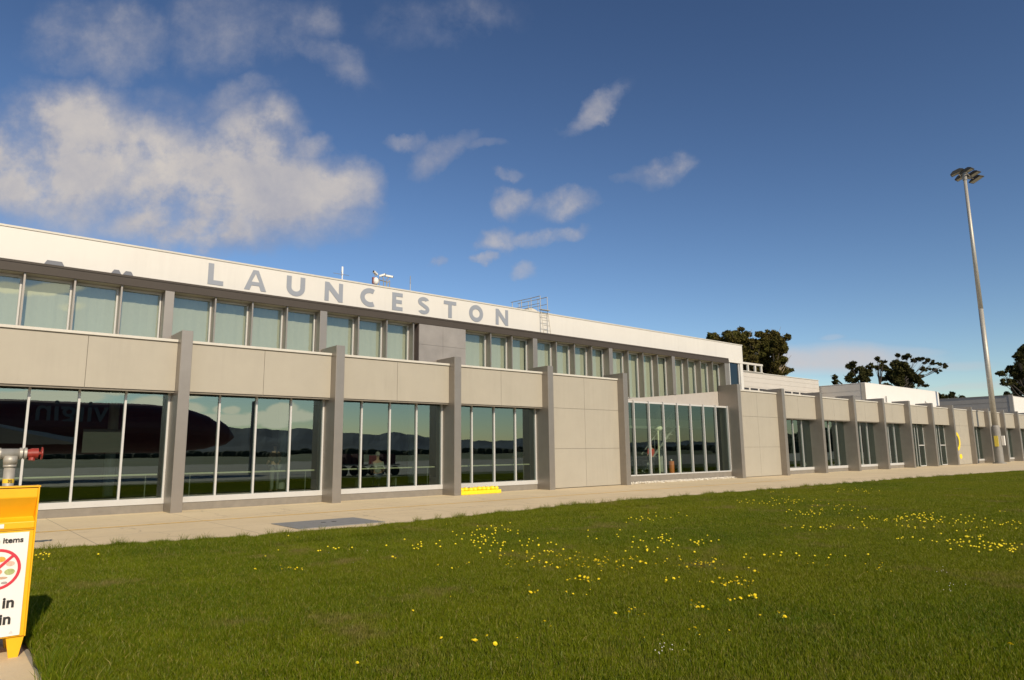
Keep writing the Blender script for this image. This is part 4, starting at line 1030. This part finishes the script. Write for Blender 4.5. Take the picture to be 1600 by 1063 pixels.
t6 = clumps_px([(1565,583,9,7), (1578,578,10,8), (1592,560,10,10), (1603,548,14,14), (1590,582,14,12), (1605,575,14,16), (1572,597,9,8), (1590,605,14,14), (1610,605,20,18), (1578,618,9,8), (1600,625,18,8)], 15, 2); p7 = at(1600, 590, 15)
gum_tree('gum_tree', (p7.x, 15, 0), (p7.x, 15, 17), t6, LEAF_B, BARK_D, 'dark gum tree at the right edge beyond the light mast', group='gum trees behind the buildings', leaves=190, ls=.55)

# ------------------------------------------------------------------ what the windows reflect: hills, airliner, trolleys
hl = MB(); prof = [(-40, 2.6), (-20, 2.9), (0, 2.4), (10, 2.2), (16.6, 2.23), (19.8, 2.09), (23.6, 1.89), (26.8, 1.62), (29.6, 1.56), (30.9, 1.8), (32.5, 1.6), (34.3, 1.16), (36.9, .97), (40, 1.04), (45, .8), (51, .69), (56, .63), (65, .7), (80, .8), (110, .5)]
def elev(a):
    for (a0, e0), (a1, e1) in zip(prof, prof[1:]):
        if a <= a1: return e0+(e1-e0)*(a-a0)/(a1-a0)
    return .5
prev = None; rows = []
for i in range(0, 301):
    a_ = -40+i*.5; e = elev(a_)+.05*math.sin(i*.9)+.04*math.sin(i*2.3)
    u = Vector((math.sin(R(a_)), -math.cos(R(a_)), 0)); base = Vector((CAM.x, -CAM.y, 0))
    hh = math.tan(R(e))*6000
    rows.append([u*4800+Vector((0, 0, -2)), u*5300+Vector((0, 0, hh*(.35+.08*math.sin(i*.37)))), u*5700+Vector((0, 0, hh*(.7+.06*math.sin(i*.7+1)))), u*6000+Vector((0, 0, hh)), u*6900+Vector((0, 0, -2))])
for a_, b_ in zip(rows, rows[1:]):
    for j in range(4): hl.quad([a_[j], b_[j], b_[j+1], a_[j+1]])
tag(hl.build('hills', mat('hill_haze_blue', (.055, .080, .115), .95, 0, .35, .002)), kind='structure')  # distance haze is put into this paler, bluer hill colour
# low dark tree belt at the airfield edge, nearer clumps added to darken reflections
tb = MB()
for i in range(420):
    a_ = R(-40+i*.36); r__ = 1200+rnd.uniform(-60, 60); tb.ball((math.sin(a_)*r__, -math.cos(a_)*r__, 3), rnd.uniform(5, 8), 7, 5, (1.6, 1.2, rnd.uniform(.6, 1.1)))
for i in range(260):
    a_ = R(60+i*.17); rp = min(1, .2+i/70); r__ = 300+rnd.uniform(-15, 15); tb.ball((math.sin(a_)*r__, -math.cos(a_)*r__, rnd.uniform(1, 9*rp)), rnd.uniform(2, 5)*(.5+.5*rp), 7, 5, (1.2, 1.2, rnd.uniform(.8, 1.2)))
tag(tb.build('tree_belt', mat('belt_green', (.025, .035, .018), .95)), 'far belt of dark trees beyond the apron, nearer clumps added to darken the window reflections', 'trees', kind='stuff')
grs = MB(); grs.quad([(-1500, -1300, .01), (1500, -1300, .01), (1500, -110, .01), (-1500, -110, .01)]); tag(grs.build('airfield_grass', mat('airfield', (.09, .10, .035), .95, 0, .3, .01)), kind='structure')
ac = empty('airliner', (0, -39, 0), 'dark red airliner parked on the apron, seen only in the window reflections', 'aircraft')
b = MB(); n = 28; secs = []
prof_f = [(-24, .3, 5.0), (-20, 1.0, 4.6), (-15, 1.75, 4.15), (-10, 2.0, 3.9), (8, 2.0, 3.9), (11, 1.85, 3.8), (13, 1.4, 3.6), (14.2, .8, 3.4), (14.8, .15, 3.25)]
for (x, r0, zc) in prof_f: secs.append([(x, -39+r0*math.cos(2*math.pi*j/n), zc+r0*math.sin(2*math.pi*j/n)) for j in range(n)])
for s0, s1 in zip(secs, secs[1:]):
    for j in range(n): b.quad([s0[j], s0[(j+1) % n], s1[(j+1) % n], s1[j]])
b.build('fuselage', mat('plane_red', (.10, .010, .014), .5), ac)
b = MB(); b.prism([(-24, 5.2), (-18.5, 5.6), (-22.5, 11.5), (-25, 11.5)], -39.15, -38.85); b.build('tail_fin', mat('plane_red', (.10, .010, .014), .5), ac)
b = MB(); b.v = [(-2, -37.4, 3.0), (3, -37.4, 3.0), (-4.5, -26.5, 4.2), (-6, -26.5, 4.2), (-2, -37.4, 2.6), (3, -37.4, 2.6), (-4.5, -26.5, 4.1), (-6, -26.5, 4.1)]; b.f = [(0,1,2,3), (7,6,5,4), (0,4,5,1), (1,5,6,2), (2,6,7,3), (3,7,4,0)]; b.m = [0]*6
b.v = [(x, y if y < -30 else -32.0, z) for x, y, z in b.v]
b.build('wing', mat('plane_grey', (.4, .4, .42), .4), ac)
for x, yy in ((10.2, -39), (-2.5, -36.5), (-2.5, -41.5)):
    b = MB(); b.tube((x, yy, .5), (x, yy, 3), .1, .1, 8); b.build('gear_leg', galv_dark, ac); b = MB(); b.tube((x, yy-.35, .5), (x, yy+.35, .5), .5, .5, 16); b.build('wheel', black_m, ac)
text_obj('fuselage_title', 'virgin', 2.3, mat('title_pale', (.11, .115, .13), .5), ac, (-.2, -37.05, 4.35), (R(90), 0, R(180)), .02)
b = MB(); b.tube((15.6, -36, 0), (15.6, -36, 6.2), .35, .35, 10)
tag(b.build('apron_post', galv_dark), 'thick dark post on the apron, seen only in the window reflections', 'post')
def trolley(x, y, cargo, label):
    t_ = empty('baggage_trolley', (x, y, 0), label, 'trolley', 'baggage trolleys reflected in the windows')
    MB().box(x-1.1, x+1.1, y-.7, y+.7, .75, .85).build('deck', galv_dark, t_)
    for dx in (-.75, .75):
        for dy in (-.62, .62):
            b = MB(); b.tube((x+dx, y+dy-.08, .36), (x+dx, y+dy+.08, .36), .36, .36, 16); b.build('wheel', black_m, t_)
    b = MB(); b.box(x-1.05, x+1.05, y-.62, y-.58, .85, 1.5); b.box(x-1.05, x-1.0, y-.62, y+.62, .85, 1.5); b.build('cage', mat('cage_red', (.35, .05, .05), .5), t_)
    if cargo:
        b = MB(); 
        for j in range(4): b.box(x-.9+j*.46, x-.9+j*.46+.4, y-.45, y+.45, .86, 1.35+.25*(j % 2))
        b.build('luggage', mat('luggage', (.10, .03, .04), .7, 0, .5, 3), t_)
trolley(18.2, -8.9-14, True, 'red caged baggage trolley loaded with bags, seen in the window reflections')
trolley(21.4, -8.9-14.5, True, 'second baggage trolley coupled behind, seen in the window reflections')
